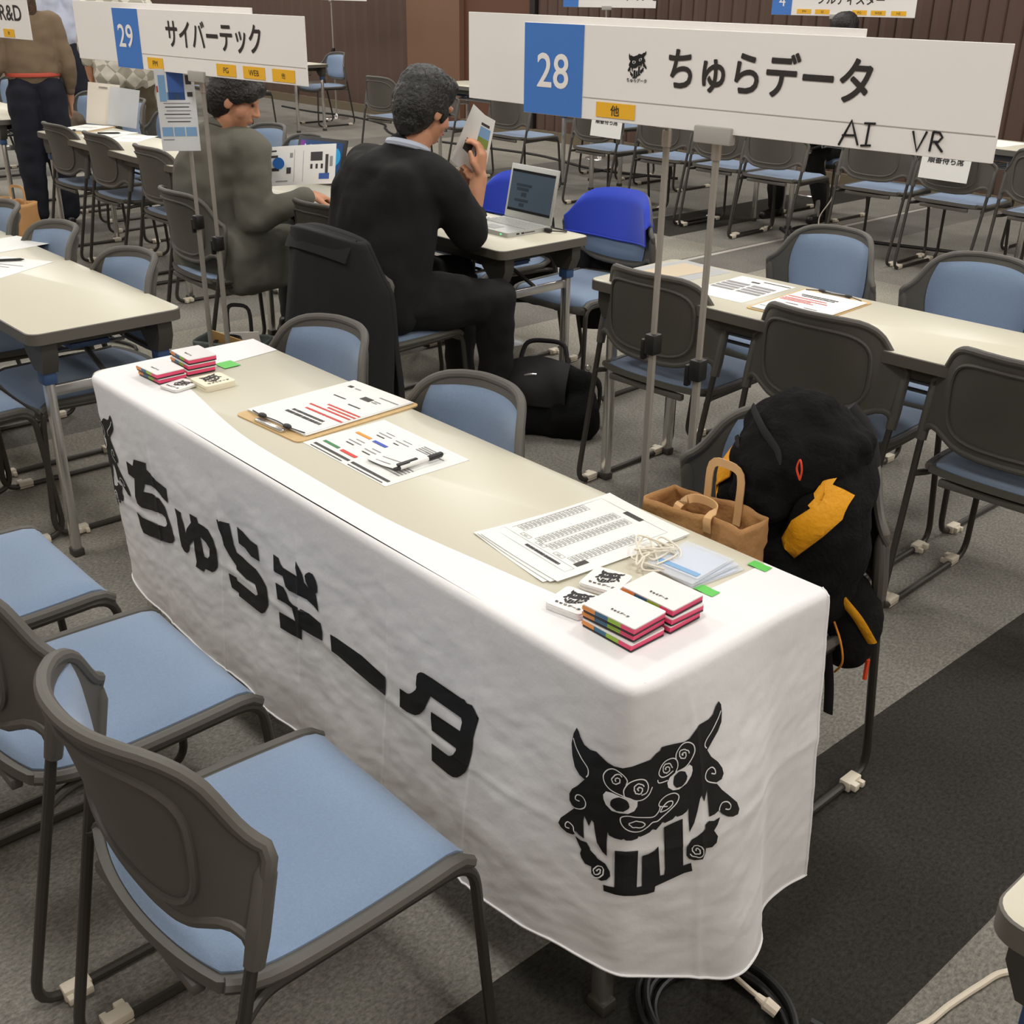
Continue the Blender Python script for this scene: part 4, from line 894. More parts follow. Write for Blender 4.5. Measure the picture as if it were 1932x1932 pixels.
# notebooks
M_nwhite = mat('notebook_white', (240, 236, 234), .25, coat=.5); M_pink = mat('pink_edge', (232, 76, 116), .5)
NBM = [mat('band_orange', (232, 148, 70), .5), mat('band_teal', (58, 110, 140), .5), mat('band_green', (150, 190, 60), .5), M_pink]
def notebook(x, y, z, rz, label, group):
    t = thing('notebook', label, 'notebook', (x, y, z), rz, group)
    w, h, th = .10, .073, .0125
    mb = MB(); mb.prism(rrect(w, h, .003, 3), th-.002, th); mb.build('cover', M_nwhite, t)
    mb = MB(); mb.box((0, 0, .006), (w-.002, h-.002, .008)); mb.build('pages', M_pink, t, smooth=0)
    mb = MB(); mb.prism(rrect(w, h, .003, 3), 0, .0022); mb.build('back_cover', M_blk, t)
    for i in range(4):
        mb = MB(); mb.box((-w/2+w*(i+.5)/4, -h/2+.0002, .0068), (w/4, .0016, .0062)); mb.build('colour_band', NBM[i], t, smooth=0)
    mb = MB(); put_text(mb, 'ちゅらデータ', TR((.006, -.017, th+.0006)), .034, .006, 0, .015); mb.build('lettering', M_stxt, t, smooth=0)
GN = 'white notebooks with coloured edges'
S3 = ['lowest', 'middle', 'top']
for i in range(3):
    notebook(-.118-.004*(2-i)*(i % 2), .105+.004*(i == 1), TZ+.0014+.0135*i, .05-.05*(i == 0), S3[i]+' notebook of the pile nearest the cloth corner', GN)
for i in range(3):
    notebook(-.116+.003*(i == 1), .188-.003*(i == 0), TZ+.0014+.0135*i, .03-.05*(i == 1), S3[i]+' notebook of the pile beside the badge holders', GN)
for i in range(2): notebook(-1.648, .122-.004*i, TZ+.0014+.0135*i, .04, ['lower', 'upper'][i]+' notebook of the two at the far table end', GN)
for i in range(3): notebook(-1.660, .207+.003*i, TZ+.0014+.0135*i, -.04, S3[i]+' notebook of the tallest pile at the far table end', GN)
# green tape
M_green = mat('green_tape', (96, 196, 84), .55)
def tape(x, y, rz, w, h, label):
    mb = MB(); mb.slab(lambda u, v: ((u-.5)*w, (v-.5)*h, .0005+.0004*math.sin(u*7)), lambda u, v: (0, 0, .0004), 8, 2)
    o = mb.build('tape_strip', M_green, None, smooth=0, loc=(x, y, .7014), rot=(0, 0, rz)); tag(o, label, 'tape', 'green tape strips')
tape(-.111, .428, .03, .036, .02, 'green tape strip at the table edge beside the kraft bag'); tape(-.115, .296, .03, .037, .021, 'green tape strip between badge holders and the notebooks'); tape(-1.633, .287, .05, .05, .045, 'green tape strip at the far end of the front table')
# ---------------------------------------------------------------- other tables
mk = [(-.03, .09, .0, .102, 0), (.0, .118, .10, .123, 0)]
for i in range(4):
    for a in (-.095, .002): mk += [(a, .045-.028*i, a+.085, .062-.028*i, 1)]
paper('form_sheet', 'white form with grey boxes between sleeve and clipboard', 'paper', -1.30, 1.91, TZ, .04, .205, .29, .0006, mk, [M_stxt, MATS['print_grey']])
t = thing('document_sleeve', 'clear sleeve holding a yellow sheet at the right table corner', 'sleeve', (-1.585, 1.915, TZ), -.1)
mb = MB(); mb.box((0, 0, .001), (.22, .31, .0016), bev=.0005); mb.build('sleeve', M_clear, t, smooth=20)
mb = MB(); mb.box((-.01, .0, .0012), (.13, .25, .0006)); mb.build('yellow_sheet', mat('manila', (232, 204, 140), .6), t, smooth=0)
paper('document_sheet', 'white sheet cut by the photo edge on the left table', 'paper', -3.02, .215, TZ, .5, .21, .29, .0006, words(-.06, .06, .05, .004, 0, 5)+words(-.06, .03, .02, .004, 0, 6), [MATS['print_grey']])
paper('document_sheet', 'second white sheet farther back on the left table', 'paper', -3.36, .33, TZ, .2, .21, .29, .0006, None)
t = thing('pen', 'dark pen at the photo edge on the left table', 'pen', (-3.10, .262, TZ+.006), 1.1)
mb = MB(); mb.tube([(-.065, 0, 0), (.055, 0, 0), (.068, 0, 0)], [.0045, .0045, .001], 10); mb.build('barrel', M_blk, t); mb = MB(); mb.box((-.045, 0, .006), (.035, .004, .002)); mb.build('clip', M_chrome, t)
t = clipboard('clipboard with white form by the woman in navy trousers', -6.40, 1.93, .5, words(-.06, .06, .05, .005, 2, 3)+words(-.06, .05, .02, .005, 2, 4), [M_stxt, M_rd, MATS['print_grey']], GC)
paper('document_sheet', 'white sheet with a pen on the table behind grey jacket', 'paper', -6.08, 1.95, TZ, .5, .21, .29, .0006, words(-.06, .06, .05, .004, 0, 15)+words(-.06, .03, .02, .004, 0, 16), [MATS['print_grey']])
paper('document_sheet', 'white sheet right beside the pen sheet, further along', 'paper', -5.82, 1.97, TZ, .7, .21, .29, .0006, words(-.06, .06, .0, .004, 0, 25), [MATS['print_grey']])
t = thing('pen', 'dark pen lying on the white sheet by the woman', 'pen', (-6.09, 1.955, TZ+.006), 1.0)
mb = MB(); mb.tube([(-.065, 0, 0), (.055, 0, 0), (.068, 0, 0)], [.0055, .0055, .001], 10); mb.build('barrel', M_blk, t)
# upright clipboard and clear folder leaning on the chair
t = thing('clipboard', 'white clipboard standing upright against a blue chair', 'clipboard', (-6.52, 2.10, .705), .75); t.rotation_euler = (-.25, .06, .62)
mb = MB(); mb.prism(rrect(.22, .005, .002, 2), 0, .25); mb.build('board', mat('board_white', (226, 218, 204), .5), t)
mb = MB(); mb.box((0, -.006, .225), (.06, .006, .008)); mb.build('clip', M_chrome, t, smooth=0)
t = thing('clear_folder', 'clear plastic folder standing beside the upright clipboard', 'folder', (-6.36, 2.16, .705), .75); t.rotation_euler = (-.25, .10, .62)
mb = MB(); mb.prism(rrect(.20, .006, .002, 2), 0, .23); mb.build('folder', mat('milky_plastic', (214, 216, 218), .25, alpha=.7), t)
for i, (x, y, r, lb) in enumerate(((-2.75, 5.98, .2, 'pink sheet on the far table at the right photo edge'), (-2.55, 6.05, -.1, 'white sheet on the far table at the right photo edge'), (-4.32, 6.02, .1, 'white sheet at the far table end behind the large sign'), (-7.3, 6.1, .2, 'white sheet on the far table beside the dark haired head'), (-7.0, 6.05, .5, 'second white sheet on the far table beside the dark head'))):
    paper('document_sheet', lb, 'paper', x, y, TZ, r, .21, .297, .0008, None, m=mat('paper_pink', (240, 216, 214), .7) if i == 0 else None)
# ---------------------------------------------------------------- blue caps on chairs
M_cap = mat('royal_blue_felt', (44, 68, 190), .9, bump=.2, bscale=700, sheen=.15)
def cap(ch, label):
    t = thing('chair_cap', label, 'chair cap', tuple(ch.location), ch.rotation_euler[2], 'blue chair back caps')
    mb = MB()
    def fn(u, v):
        x = (2*u-1)*.222; a = abs(x); zt = interp(ZT, a*.97)+.014; zb = .598-.012*math.cos(a*8)
        y0 = back_y(x*.98, zt)
        ca = v*2-1
        if ca < 0:   # front sheet
            k = -ca; z = zt+(zb-zt)*k; y = back_y(x, z)+.031*min(1, k*6)
        else:
            z = zt+(zb+.02-zt)*ca; y = back_y(x, z)-.026*min(1, ca*6)
        return Vector((x, y, z))
    mb.grid(fn, 32, 30); o = mb.build('cover', M_cap, t, smooth=60)
    s = o.modifiers.new('th', 'SOLIDIFY'); s.thickness = .003
    mb = MB(); mb.tube([fn(i/32, 0)+Vector((0, .002, .006)) for i in range(33)], .0035, 6); mb.tube([fn(i/32, 1)+Vector((0, -.002, .006)) for i in range(33)], .0035, 6); mb.build('seam', M_cap, t)
CB1 = [o for o in bpy.data.objects if o.get('label', '').startswith('chair with bright blue cap')][0]
CB2 = [o for o in bpy.data.objects if o.get('label', '').startswith('chair with blue cap hidden')][0]
def coat(ch, label):
    t = thing('coat', label, 'coat', tuple(ch.location), ch.rotation_euler[2], 'black coats hung on capped chairs')
    mb = MB()
    mb.slab(lambda u, v: ((u-.5)*(.40+.06*v), back_y((u-.5)*.40, .60)-.03-.03*v+.012*v*math.sin(u*17), .62-.42*v-.05*v*u), lambda u, v: (0, -.012, 0), 24, 14)
    mb.build('coat', mat('black_coat', (16, 16, 17), .9, bump=.1, bscale=200), t, smooth=70)
    mb = MB(); mb.cap((.18, -.20, .56), (.215, -.215, .30), .035, .034); mb.build('sleeve', MATS['black_coat'], t, smooth=70)
coat(CB1, 'black coat hanging behind the backrest under the bright blue cap'); coat(CB2, 'black coat hanging on the capped chair behind the laptop')
cap(CB1, 'royal blue cap on the chair right of the laptop'); cap(CB2, 'royal blue cap partly behind the laptop screen')
# ================================================================ bags, cords and small floor things
M_nylon = mat('black_nylon', (17, 17, 18), .92, spec=.2, bump=.35, bscale=120, var=.2, vscale=20)
M_nylon2 = mat('dark_webbing', (26, 26, 27), .8)
M_yel = mat('yellow_fabric', (240, 166, 20), .6, bump=.25, bscale=90)
M_kraft = mat('kraft_paper', (178, 132, 82), .75, bump=.55, bscale=28, var=.07, vscale=14)
M_kraft2 = mat('kraft_handle', (214, 172, 120), .75)
from mathutils.bvhtree import BVHTree
def decal(o, outline, name, m, parent, y0, dy=1, off=.004, step=.012, th=.002):
    """cloth panel lying on a bag: outline in x,z laid along Y onto the surface"""
    bv = BVHTree.FromPolygons([v.co for v in o.data.vertices], [list(p.vertices) for p in o.data.polygons])
    vo, fo = fill([outline], [], step); V = []
    last = None
    for v in vo:
        hit = bv.ray_cast(Vector((v.x, y0, v.y)), Vector((0, dy, 0)))
        if hit[0] is None:
            n = bv.find_nearest(Vector((v.x, y0+dy*.12, v.y))); p = n[0]+n[1]*off
        else: p = hit[0]+hit[1]*off
        V.append(p)
    mb = MB(); mb.add(V, fo)
    r = mb.build(name, m, parent, smooth=60); s = r.modifiers.new('th', 'SOLIDIFY'); s.thickness = th; s.offset = 1
    return r
def crumple(a, f, seed=0.):
    return lambda co, n: n*(a*noise.noise((co.x*f+seed, co.y*f, co.z*f))+a*.5*noise.noise((co.x*f*2.3, co.y*f*2.3+seed, co.z*f*2.3)))
# ---------------------------------------------------------------- backpack
def nx(p): return (-.37+(p[0]+.37)*.87, p[1])
class MBX(MB):
    def add(s, vs, fs, mi=0, M=None):
        return MB.add(s, [Vector((-.37+(Vector(v).x+.37)*.87, Vector(v).y, Vector(v).z)) for v in vs], fs, mi, M)
bpk = thing('backpack', 'black backpack with yellow side panels sitting on a chair', 'backpack', (0, 0, 0))
mb = MBX(); mb.ell((-.225, .735, .60), (.165, .135, .155)); mb.ell((-.23, .75, .52), (.155, .13, .09)); mb.ell((-.225, .755, .72), (.15, .12, .12)); mb.ell((-.135, .71, .68), (.075, .10, .13)); mb.ell((-.315, .70, .71), (.08, .09, .10))
body = blob('main_bag', mb, M_nylon, bpk, .012, 5, .5, crumple(.010, 14))
mb = MBX(); mb.ell((-.235, .71, .815), (.115, .115, .085)); mb.ell((-.225, .66, .785), (.10, .09, .08)); mb.ell((-.275, .72, .79), (.085, .11, .085)); mb.ell((-.17, .73, .80), (.085, .10, .07)); mb.ell((-.235, .625, .735), (.075, .06, .055))
lid = blob('lid', mb, M_nylon, bpk, .010, 4, .5, crumple(.016, 16, 3.))
YR = [(-.057, .854), (-.088, .827), (-.122, .784), (-.124, .774), (-.097, .779), (-.101, .749), (-.128, .712), (-.135, .681), (-.148, .665), (-.124, .652), (-.087, .702), (-.064, .757), (-.058, .797)]
YR = [((x+.118)*1.15-.122, (z-.752)*1.12+.742) for x, z in YR]
YU = [(-.045, .862), (-.090, .835), (-.135, .778), (-.115, .765), (-.075, .775), (-.048, .79)]
YL_ = [(-.125, .80), (-.118, .735), (-.146, .705), (-.172, .66), (-.165, .648), (-.138, .632), (-.088, .69), (-.060, .74), (-.045, .80), (-.052, .83)]
decal(body, [nx(p) for p in YL_], 'side_panel', M_yel, bpk, .45)
decal(body, [(-.331, .80), (-.351, .782), (-.376, .735), (-.400, .670), (-.388, .672), (-.372, .70), (-.350, .715), (-.325, .74)], 'side_panel', M_yel, bpk, .45)
mb = MBX(); mb.tube(smoothpath([(-.215, .83, .845), (-.175, .855, .79), (-.145, .855, .68), (-.14, .84, .57), (-.16, .81, .48)], 6), .027, 10, flat=.5); mb.build('shoulder_strap', M_nylon2, bpk)
mb = MBX(); mb.tube(smoothpath([(-.30, .84, .845), (-.34, .86, .79), (-.365, .85, .66), (-.35, .83, .50)], 6), .025, 10, flat=.5); mb.build('shoulder_strap', M_nylon2, bpk)
mb = MBX(); mb.tube(smoothpath([(-.30, .60, .83), (-.275, .585, .79), (-.268, .585, .74), (-.262, .595, .70)], 5), .010, 8, flat=.35); mb.box((-.262, .588, .70), (.03, .014, .036), bev=.004); mb.build('buckle_strap', M_nylon2, bpk)
mb = MBX(); mb.tube(smoothpath([(-.30, .64, .875), (-.24, .60, .862), (-.19, .592, .83), (-.185, .59, .80)], 6), .011, 8, flat=.35); mb.build('lid_strap', M_nylon2, bpk)
mb = MBX(); mb.tube(smoothpath([(-.124, .583, .80), (-.130, .578, .82), (-.124, .577, .838), (-.118, .578, .82), (-.122, .581, .80)], 5), .002, 6); mb.build('zip_pull', mat('orange_red_cord', (226, 74, 34), .6), bpk)
for dz in (0, .013): decal(body, [nx(p) for p in [(-.275, .688+dz), (-.245, .682+dz), (-.245, .677+dz), (-.275, .683+dz)]], 'stitching', M_yel, bpk, .40, off=.006)
decal(body, [nx(p) for p in [(-.30, .72), (-.22, .705), (-.22, .668), (-.30, .68)]], 'front_strap', M_nylon2, bpk, .40, off=.002)
mb = MB(); mb.ell((-.135, .805, .425), (.055, .062, .092)); mb.ell((-.145, .79, .49), (.046, .055, .06))
pch = blob('hip_pouch', mb, M_nylon, bpk, .008, 4, .5, crumple(.007, 20, 5.))
mb = MB(); mb.tube(smoothpath([(-.160, .742, .535), (-.125, .738, .515), (-.098, .755, .48), (-.078, .785, .425)], 5), .011, 8, flat=.4); mb.build('pouch_trim', M_yel, pch)
mb = MB(); mb.tube(smoothpath([(-.145, .738, .475), (-.118, .737, .43), (-.112, .747, .38), (-.135, .765, .338)], 5), .0022, 6); mb.build('pouch_piping', M_or, pch)
mb = MB(); mb.tube([(-.088, .80, .375), (-.088, .80, .33)], .005, 6); mb.build('pouch_tag', MATS['orange_red_cord'], pch)
mb = MB(); mb.tube(smoothpath([(-.15, .74, .50), (-.155, .75, .42), (-.135, .75, .32), (-.127, .75, .25)], 5), .011, 8, flat=.2); mb.build('webbing_end', M_nylon2, bpk)
# ---------------------------------------------------------------- open paper bags
def paper_bag(name, label, x, y, z, rz, w, d, h, m, handle_m, inside=None, flop=0., hh=.07):
    t = thing(name, label, 'paper bag', (x, y, z), rz)
    mb = MB(); P = rrect(w, d, .008, 2); Q = []
    for i in range(len(P)):
        a, b = P[i-1], P[i]; L_ = math.hypot(b[0]-a[0], b[1]-a[1]); m_ = max(1, int(L_/.009))
        Q += [(a[0]+(b[0]-a[0])*j/m_, a[1]+(b[1]-a[1])*j/m_) for j in range(m_)]
    P = Q; n = len(P)
    lv = 22
    def wall(o):
        out = []
        for j in range(lv+1):
            v = j/lv; k = 1-.03*v
            for i, (px, py) in enumerate(P):
                q = (noise.noise((px*14, py*14, v*4+w*10))*.012+noise.noise((px*38, py*38, v*11+w*7))*.006)*v
                out.append(Vector((px*k*(1-o/w), py*(1-.12*v)*(1-o/d)+q+(.012*math.sin(px*20) if v > .8 else 0), .001+h*v*(1+.03*noise.noise((px*12, py*9, 3)))+o*.2)))
        return out
    A = wall(0)
    # subdivided outline for crumples
    mb.add(A, [[j*n+i, j*n+(i+1) % n, (j+1)*n+(i+1) % n, (j+1)*n+i] for j in range(lv) for i in range(n)]+[list(range(n))[::-1]])
    o = mb.build('bag', [m], t, smooth=40)
    s = o.modifiers.new('th', 'SOLIDIFY'); s.thickness = .0015
    mb = MB(); a = w*.17
    def strap(pts): 
        Q = smoothpath(pts, 4); V_ = []
        for i, p in enumerate(Q):
            d_ = (Q[min(i+1, len(Q)-1)]-Q[max(i-1, 0)]).normalized(); ax = Vector((0, 1, 0)); sd = d_.cross(ax)
            sd = sd.normalized() if sd.length > .3 else Vector((1, 0, 0)); ax = sd.cross(d_).normalized()
            V_ += [p+sd*.008+ax*.0012, p-sd*.008+ax*.0012, p-sd*.008-ax*.0012, p+sd*.008-ax*.0012]
        F_ = [[4*i+j, 4*i+(j+1) % 4, 4*i+4+(j+1) % 4, 4*i+4+j] for i in range(len(Q)-1) for j in range(4)]+[[3, 2, 1, 0], [4*len(Q)-4+j for j in range(4)]]
        mb.add(V_, F_)
    strap([(-a, d/2*.85, h*.86), (-a, d/2*.88, h*1.0), (-a*.9, d/2*.9, h+hh*.85), (0, d/2*.9, h+hh), (a*.9, d/2*.9, h+hh*.85), (a, d/2*.88, h*1.0), (a, d/2*.85, h*.86)])
    mb.build('handle', handle_m, t); mb = MB()
    strap([(-a, -d/2*.80, h*.90), (-a*.95, -d/2*.8, h*1.0), (-a*.8, -d/2*.2, h*1.03), (0, 0, h*1.035), (a*.8, -d/2*.2, h*1.03), (a*.95, -d/2*.8, h*1.0), (a, -d/2*.8, h*.90)])
    mb.build('handle', handle_m, t)
    return t
paper_bag('paper_bag', 'brown kraft paper bag on the seat in front of the backpack', -.300, .520, .447, -.02, .215, .10, .27, M_kraft, M_kraft2)
paper_bag('paper_bag', 'tall tan paper bag standing behind the left table chairs', -5.72, 1.18, 0, .3, .34, .14, .44, mat('tan_paper', (200, 150, 96), .75, var=.08, vscale=12), M_kraft2)
gb = paper_bag('paper_bag', 'open grey paper bag on the floor holding a manila envelope', -3.20, 1.13, 0, .62, .30, .15, .25, mat('grey_paper', (92, 98, 96), .7), M_nylon2, hh=.12)
t = thing('envelope', 'manila envelope sticking out of the grey paper bag', 'envelope', (-3.20, 1.13, .06), .62)
mb = MB(); mb.box((0, 0, .11), (.24, .004, .22), bev=.001); o = mb.build('envelope', MATS['manila'] if 0 else mat('envelope_tan', (206, 164, 104), .7), t, smooth=0); o.rotation_euler = (.25, .25, 0)
mb = MB(); mb.box((.02, .03, .10), (.22, .003, .22)); o = mb.build('paper', M_paper, t, smooth=0); o.rotation_euler = (.1, -.1, 0)
# ---------------------------------------------------------------- black briefcase bag on the floor
t = thing('shoulder_bag', 'black shoulder bag slumped on the carpet by the chrome table leg', 'bag', (-2.12, 1.83, 0), .62)
mb = MB()
for i in range(7):
    x = -.16+.32*i/6; mb.cap((x, -.02, .055), (x*.92, .01, .24-.012*abs(i-3)), .072, .05)
mb.ell((.12, -.03, .09), (.11, .09, .085)); mb.ell((-.12, -.03, .08), (.10, .09, .08))
blob('body', mb, M_nylon, t, .012, 3, .5, crumple(.012, 11, 8.))
mb = MB(); mb.slab(lambda u, v: ((u-.5)*(.25+.04*math.sin(u*5)), -.085-.014*math.sin(v*3)+.085*(v**3)+.008*math.sin(u*9+v*4), .13+.165*v-.02*(2*u-1)**2), lambda u, v: (0, .006, -.004), 14, 8); mb.build('flap', M_nylon2, t)
mb = MB(); mb.tube(smoothpath([(-.09, .02, .27), (-.07, .05, .33), (.0, .06, .34), (.07, .05, .33), (.09, .02, .27)], 6), .009, 8); mb.build('handle', M_nylon2, t)
mb = MB(); mb.tube(smoothpath([(.17, 0, .24), (.21, .06, .18), (.20, .10, .06), (.16, .14, .012), (.02, .16, .012)], 6), .014, 8, flat=.3); mb.build('strap', M_nylon2, t)
mb = MB(); mb.tube(smoothpath([(-.07, -.07, .235), (-.04, -.068, .245), (-.01, -.066, .246)], 5), .004, 6); mb.lathe([(.008, -.003), (.012, 0), (.008, .003)], 12, 0, TR((.175, -.01, .27), 0, PI/2)); mb.build('buckle', M_chrome, t)
# ---------------------------------------------------------------- brown bag on a chair, cup lid, cords
t = thing('handbag', 'brown handbag lying on a chair left of the upright clipboard', 'bag', (-7.82, 2.38, .44), .3)
mb = MB(); mb.ell((0, 0, .09), (.15, .11, .10)); mb.ell((.06, .02, .13), (.09, .08, .10)); blob('body', mb, mat('brown_leather', (92, 78, 62), .7, var=.15), t, .014, 3, .5, crumple(.016, 12))
mb = MB(); mb.tube(smoothpath([(-.1, 0, .15), (-.05, 0, .25), (.05, 0, .26), (.1, 0, .18)], 5), .008, 6); mb.build('handle', mat('dark_brown', (46, 38, 32), .6), t)
mb = MB(); mb.lathe([(.0001, .002), (.046, .002), (.05, .004), (.053, .006), (.053, .009), (.049, .009), (.046, .006), (.0001, .005)], 36)
tag(mb.build('cup_lid', M_clear, None, loc=(-3.04, 2.50, 0)), 'clear round plastic lid lying on the carpet', 'lid')
def cord(label, pts, r, m, name='floor_cable', k=8, cat='cord'):
    mb = MB(); mb.tube(smoothpath(pts, k), r, 8); return tag(mb.build(name, m), label, cat)
M_ivory = mat('ivory_cable', (226, 214, 194), .5)
t = thing('power_cable', 'ivory power cord with plug coming out under the cloth hem', 'cord', (0, 0, 0))
mb = MB(); mb.tube(smoothpath([(-.10, .33, .006), (-.02, .29, .006), (.04, .235, .06), (.09, .232, .055), (.118, .238, .045)], 8), .0045, 8); mb.build('cable', M_ivory, t)
mb = MB(); mb.tube([(.112, .237, .046), (.125, .239, .042), (.128, .24, .041), (.150, .244, .034)], [.006, .008, .012, .011], 10); mb.build('plug', M_ivory, t)
t = thing('cable_coil', 'black extension cable coiled on the dark carpet stripe', 'cable', (.082, .172, 0))
mb = MB()
for i, (r, dx, dy, z) in enumerate(((.125, 0, 0, .007), (.112, .008, .004, .008), (.132, -.006, .006, .020), (.118, .006, -.004, .021), (.124, 0, .008, .033))):
    mb.tube([(dx+r*math.cos(a)*1.05, dy+r*math.sin(a)*.9, z+.003*math.sin(3*a+i)) for a in [2*PI*k/48 for k in range(48)]], .0062, 8, closed=True)
mb.tube(smoothpath([(.11, .07, .012), (.125, .10, .012), (.112, .113, .013)], 6), .0062, 8); mb.build('cable', M_blk, t)
mb = MB(); mb.tube([(.108, .115, .013), (.128, .1195, .013)], .0115, 10); mb.build('socket', M_blk, t)
cord('ivory cable crossing the carpet at the lower right corner', [(.20, .26, .006), (.28, .36, .006), (.313, .427, .006), (.322, .50, .006), (.335, .58, .006), (.350, .64, .006), (.40, .69, .006), (.55, .70, .006), (.75, .66, .006)], .0062, M_ivory)
M_bcab = mat('black_cable', (26, 25, 24), .6)
cord('black cable running along the foot of the brown partition', [(-13.0, 7.3, .01), (-12.2, 7.25, .01), (-11.5, 7.35, .01), (-10.6, 7.2, .01), (-10.2, 6.95, .01), (-9.6, 6.7, .01), (-8.6, 6.8, .01), (-7.6, 6.9, .01), (-6.6, 6.7, .01), (-5.8, 6.9, .01)], .012, M_bcab)
t = cord('black cable loops beneath the far chairs at the right', [(-3.9, 5.8, .01), (-3.6, 5.6, .01), (-3.35, 5.75, .01), (-3.5, 6.0, .02), (-3.8, 5.95, .02), (-3.7, 5.7, .02), (-3.2, 5.9, .01), (-2.4, 6.1, .01), (-1.5, 6.0, .01)], .012, M_bcab)
cord('thin white cable hanging beside the far seated man', [(-3.55, 5.95, .62), (-3.5, 5.85, .5), (-3.45, 5.7, .3), (-3.5, 5.65, .15), (-3.4, 5.6, .02), (-3.3, 5.7, .01)], .004, M_ivory)
cord('black cables lying between left table and the sign poles', [(-4.6, .9, .01), (-4.1, 1.1, .01), (-3.8, .8, .01), (-3.4, .75, .01), (-3.1, .9, .01), (-2.8, .7, .01), (-2.5, .8, .01)], .008, M_bcab)
# ================================================================ laptop, tablet, papers of the two men
M_silver = mat('laptop_silver', (186, 188, 184), .38, metal=.25)
t = thing('laptop', 'open silver laptop at the end of the table, dark screen', 'laptop', (-2.475, 1.955, .7003), -.02)
mb = MB(); mb.prism(rrect(.275, .225, .01, 4), 0, .017); mb.build('base', M_silver, t)
mb = MB(); mb.box((0, .035, .0175), (.25, .095, .001)); mb.box((-.0, -.065, .0175), (.075, .05, .001), 1); 
for i in range(5):
    for j in range(13): mb.box((-.115+.019*j, .0+.019*i, .0185), (.016, .016, .002))
mb.build('keyboard', [mat('key_grey', (172, 174, 170), .5), mat('touchpad', (150, 152, 150), .4)], t, smooth=0)
mb = MB(); mb.box((.1378, -.06, .009), (.001, .014, .006)); mb.box((.1378, -.035, .009), (.001, .014, .006)); mb.box((.1378, .0, .009), (.001, .05, .003)); mb.build('ports', M_blk, t, smooth=0)
mb = MB(); mb.box((.10, -.1128, .009), (.008, .001, .004)); mb.build('status_light', mat('green_led', (60, 230, 120), emis=(60, 240, 120), estr=2), t, smooth=0)
mb = MB(); MS = TR((0, .108, .016), 0, -.20)
mb.box((0, 0, .105), (.275, .008, .205), 0, MS, bev=.003); sc = mb.build('screen', M_silver, t)
mb = MB(); mb.box((0, -.0045, .108), (.25, .001, .158), 0, MS); dp = mb.build('display', mat('display_slate', (60, 72, 84), .2, emis=(56, 68, 80), estr=.35), sc, smooth=0)
mb = MB()
for x, z, w, h, i in ((-.045, .13, .09, .010, 0), (-.05, .115, .07, .012, 0), (-.04, .095, .03, .016, 0), (-.05, .072, .08, .010, 0), (-.045, .055, .028, .014, 0), (0, .182, .25, .010, 1), (0, .034, .25, .010, 1)): mb.box((x, -.0053, z), (w, .0004, h), i, MS)
mb.build('window_bars', [mat('display_dark', (44, 54, 64), .2, emis=(40, 50, 60), estr=.2), mat('display_bar', (24, 28, 34), .2)], sc, smooth=0)
t = thing('power_adapter', 'black plug with cable at the rear corner of the laptop', 'plug', (-2.318, 2.03, .7003), .1)
mb = MB(); mb.box((0, 0, .009), (.03, .016, .014), bev=.003); mb.build('plug', M_blk, t); mb = MB(); mb.tube(smoothpath([(.015, 0, .009), (.045, .02, .008), (.05, .045, .004), (.02, .07, .003), (-.1, .075, .003)], 6), .0025, 6); mb.build('cable', M_blk, t)
t = thing('tablet', 'black tablet standing on its kickstand behind the brochure', 'tablet', (-3.80, 1.945, .7003), .25)
MS = TR((0, 0, .0), 0, -.32)
mb = MB(); mb.box((0, 0, .108), (.30, .009, .205), 0, MS, bev=.003); mb.build('case', M_blk, t)
mb = MB(); mb.box((0, -.0052, .112), (.262, .0008, .165), 0, MS); dp = mb.build('display', mat('display_navy', (30, 58, 96), .2, emis=(30, 60, 104), estr=.5), t, smooth=0)
mb = MB(); mb.ell((.05, -.0058, .11), (.06, .0004, .05), MS, 0, 16, 8); mb.ell((.09, -.0058, .13), (.035, .0004, .04), MS, 0, 16, 8); mb.box((-.115, -.0058, .135), (.03, .0006, .11), 1, MS)
for i in range(5):
    for j in range(2): mb.box((-.10+.035*i, -.0064, .172-.032*j), (.006, .0004, .006), 2, MS)
mb.build('wallpaper', [mat('display_cyan', (34, 130, 176), .2, emis=(34, 130, 180), estr=.5), mat('display_violet', (110, 40, 130), .2, emis=(110, 40, 130), estr=.4), mat('display_icon', (190, 190, 220), .2, emis=(190, 190, 220), estr=.5)], dp, smooth=0)
mb = MB(); mb.slab(lambda u, v: ((u-.5)*.26, .075+.06*v, .115*(1-v)+.002), lambda u, v: (0, .004, .002), 2, 2); mb.build('kickstand', M_dark, t)
def sheet3(nm, label, cat, P00, P10, P01, bulge, m, marks, mats, parent=None):
    """curved sheet spanned by three corners; marks in u,v"""
    a = Vector(P00); u_ = Vector(P10)-a; v_ = Vector(P01)-a; n = u_.cross(v_).normalized()
    fn = lambda u, v, o=0.: a+u_*u+v_*v+n*(bulge(u, v)+o)
    t = parent or thing(nm, label, cat, (0, 0, 0))
    mb = MB(); mb.slab(lambda u, v: fn(u, v), lambda u, v: n*.0008, 16, 10); mb.build('page', m, t, smooth=60)
    mb = MB()
    for (u0, v0, u1, v1, mi, so) in marks:
        k = 6; mb.grid(lambda u, v: fn(u0+(u1-u0)*u, v0+(v1-v0)*v, so*.0016 if so > 0 else -.0008), k, 3, mi)
    if marks: mb.build('print', mats, t, smooth=0)
    return t
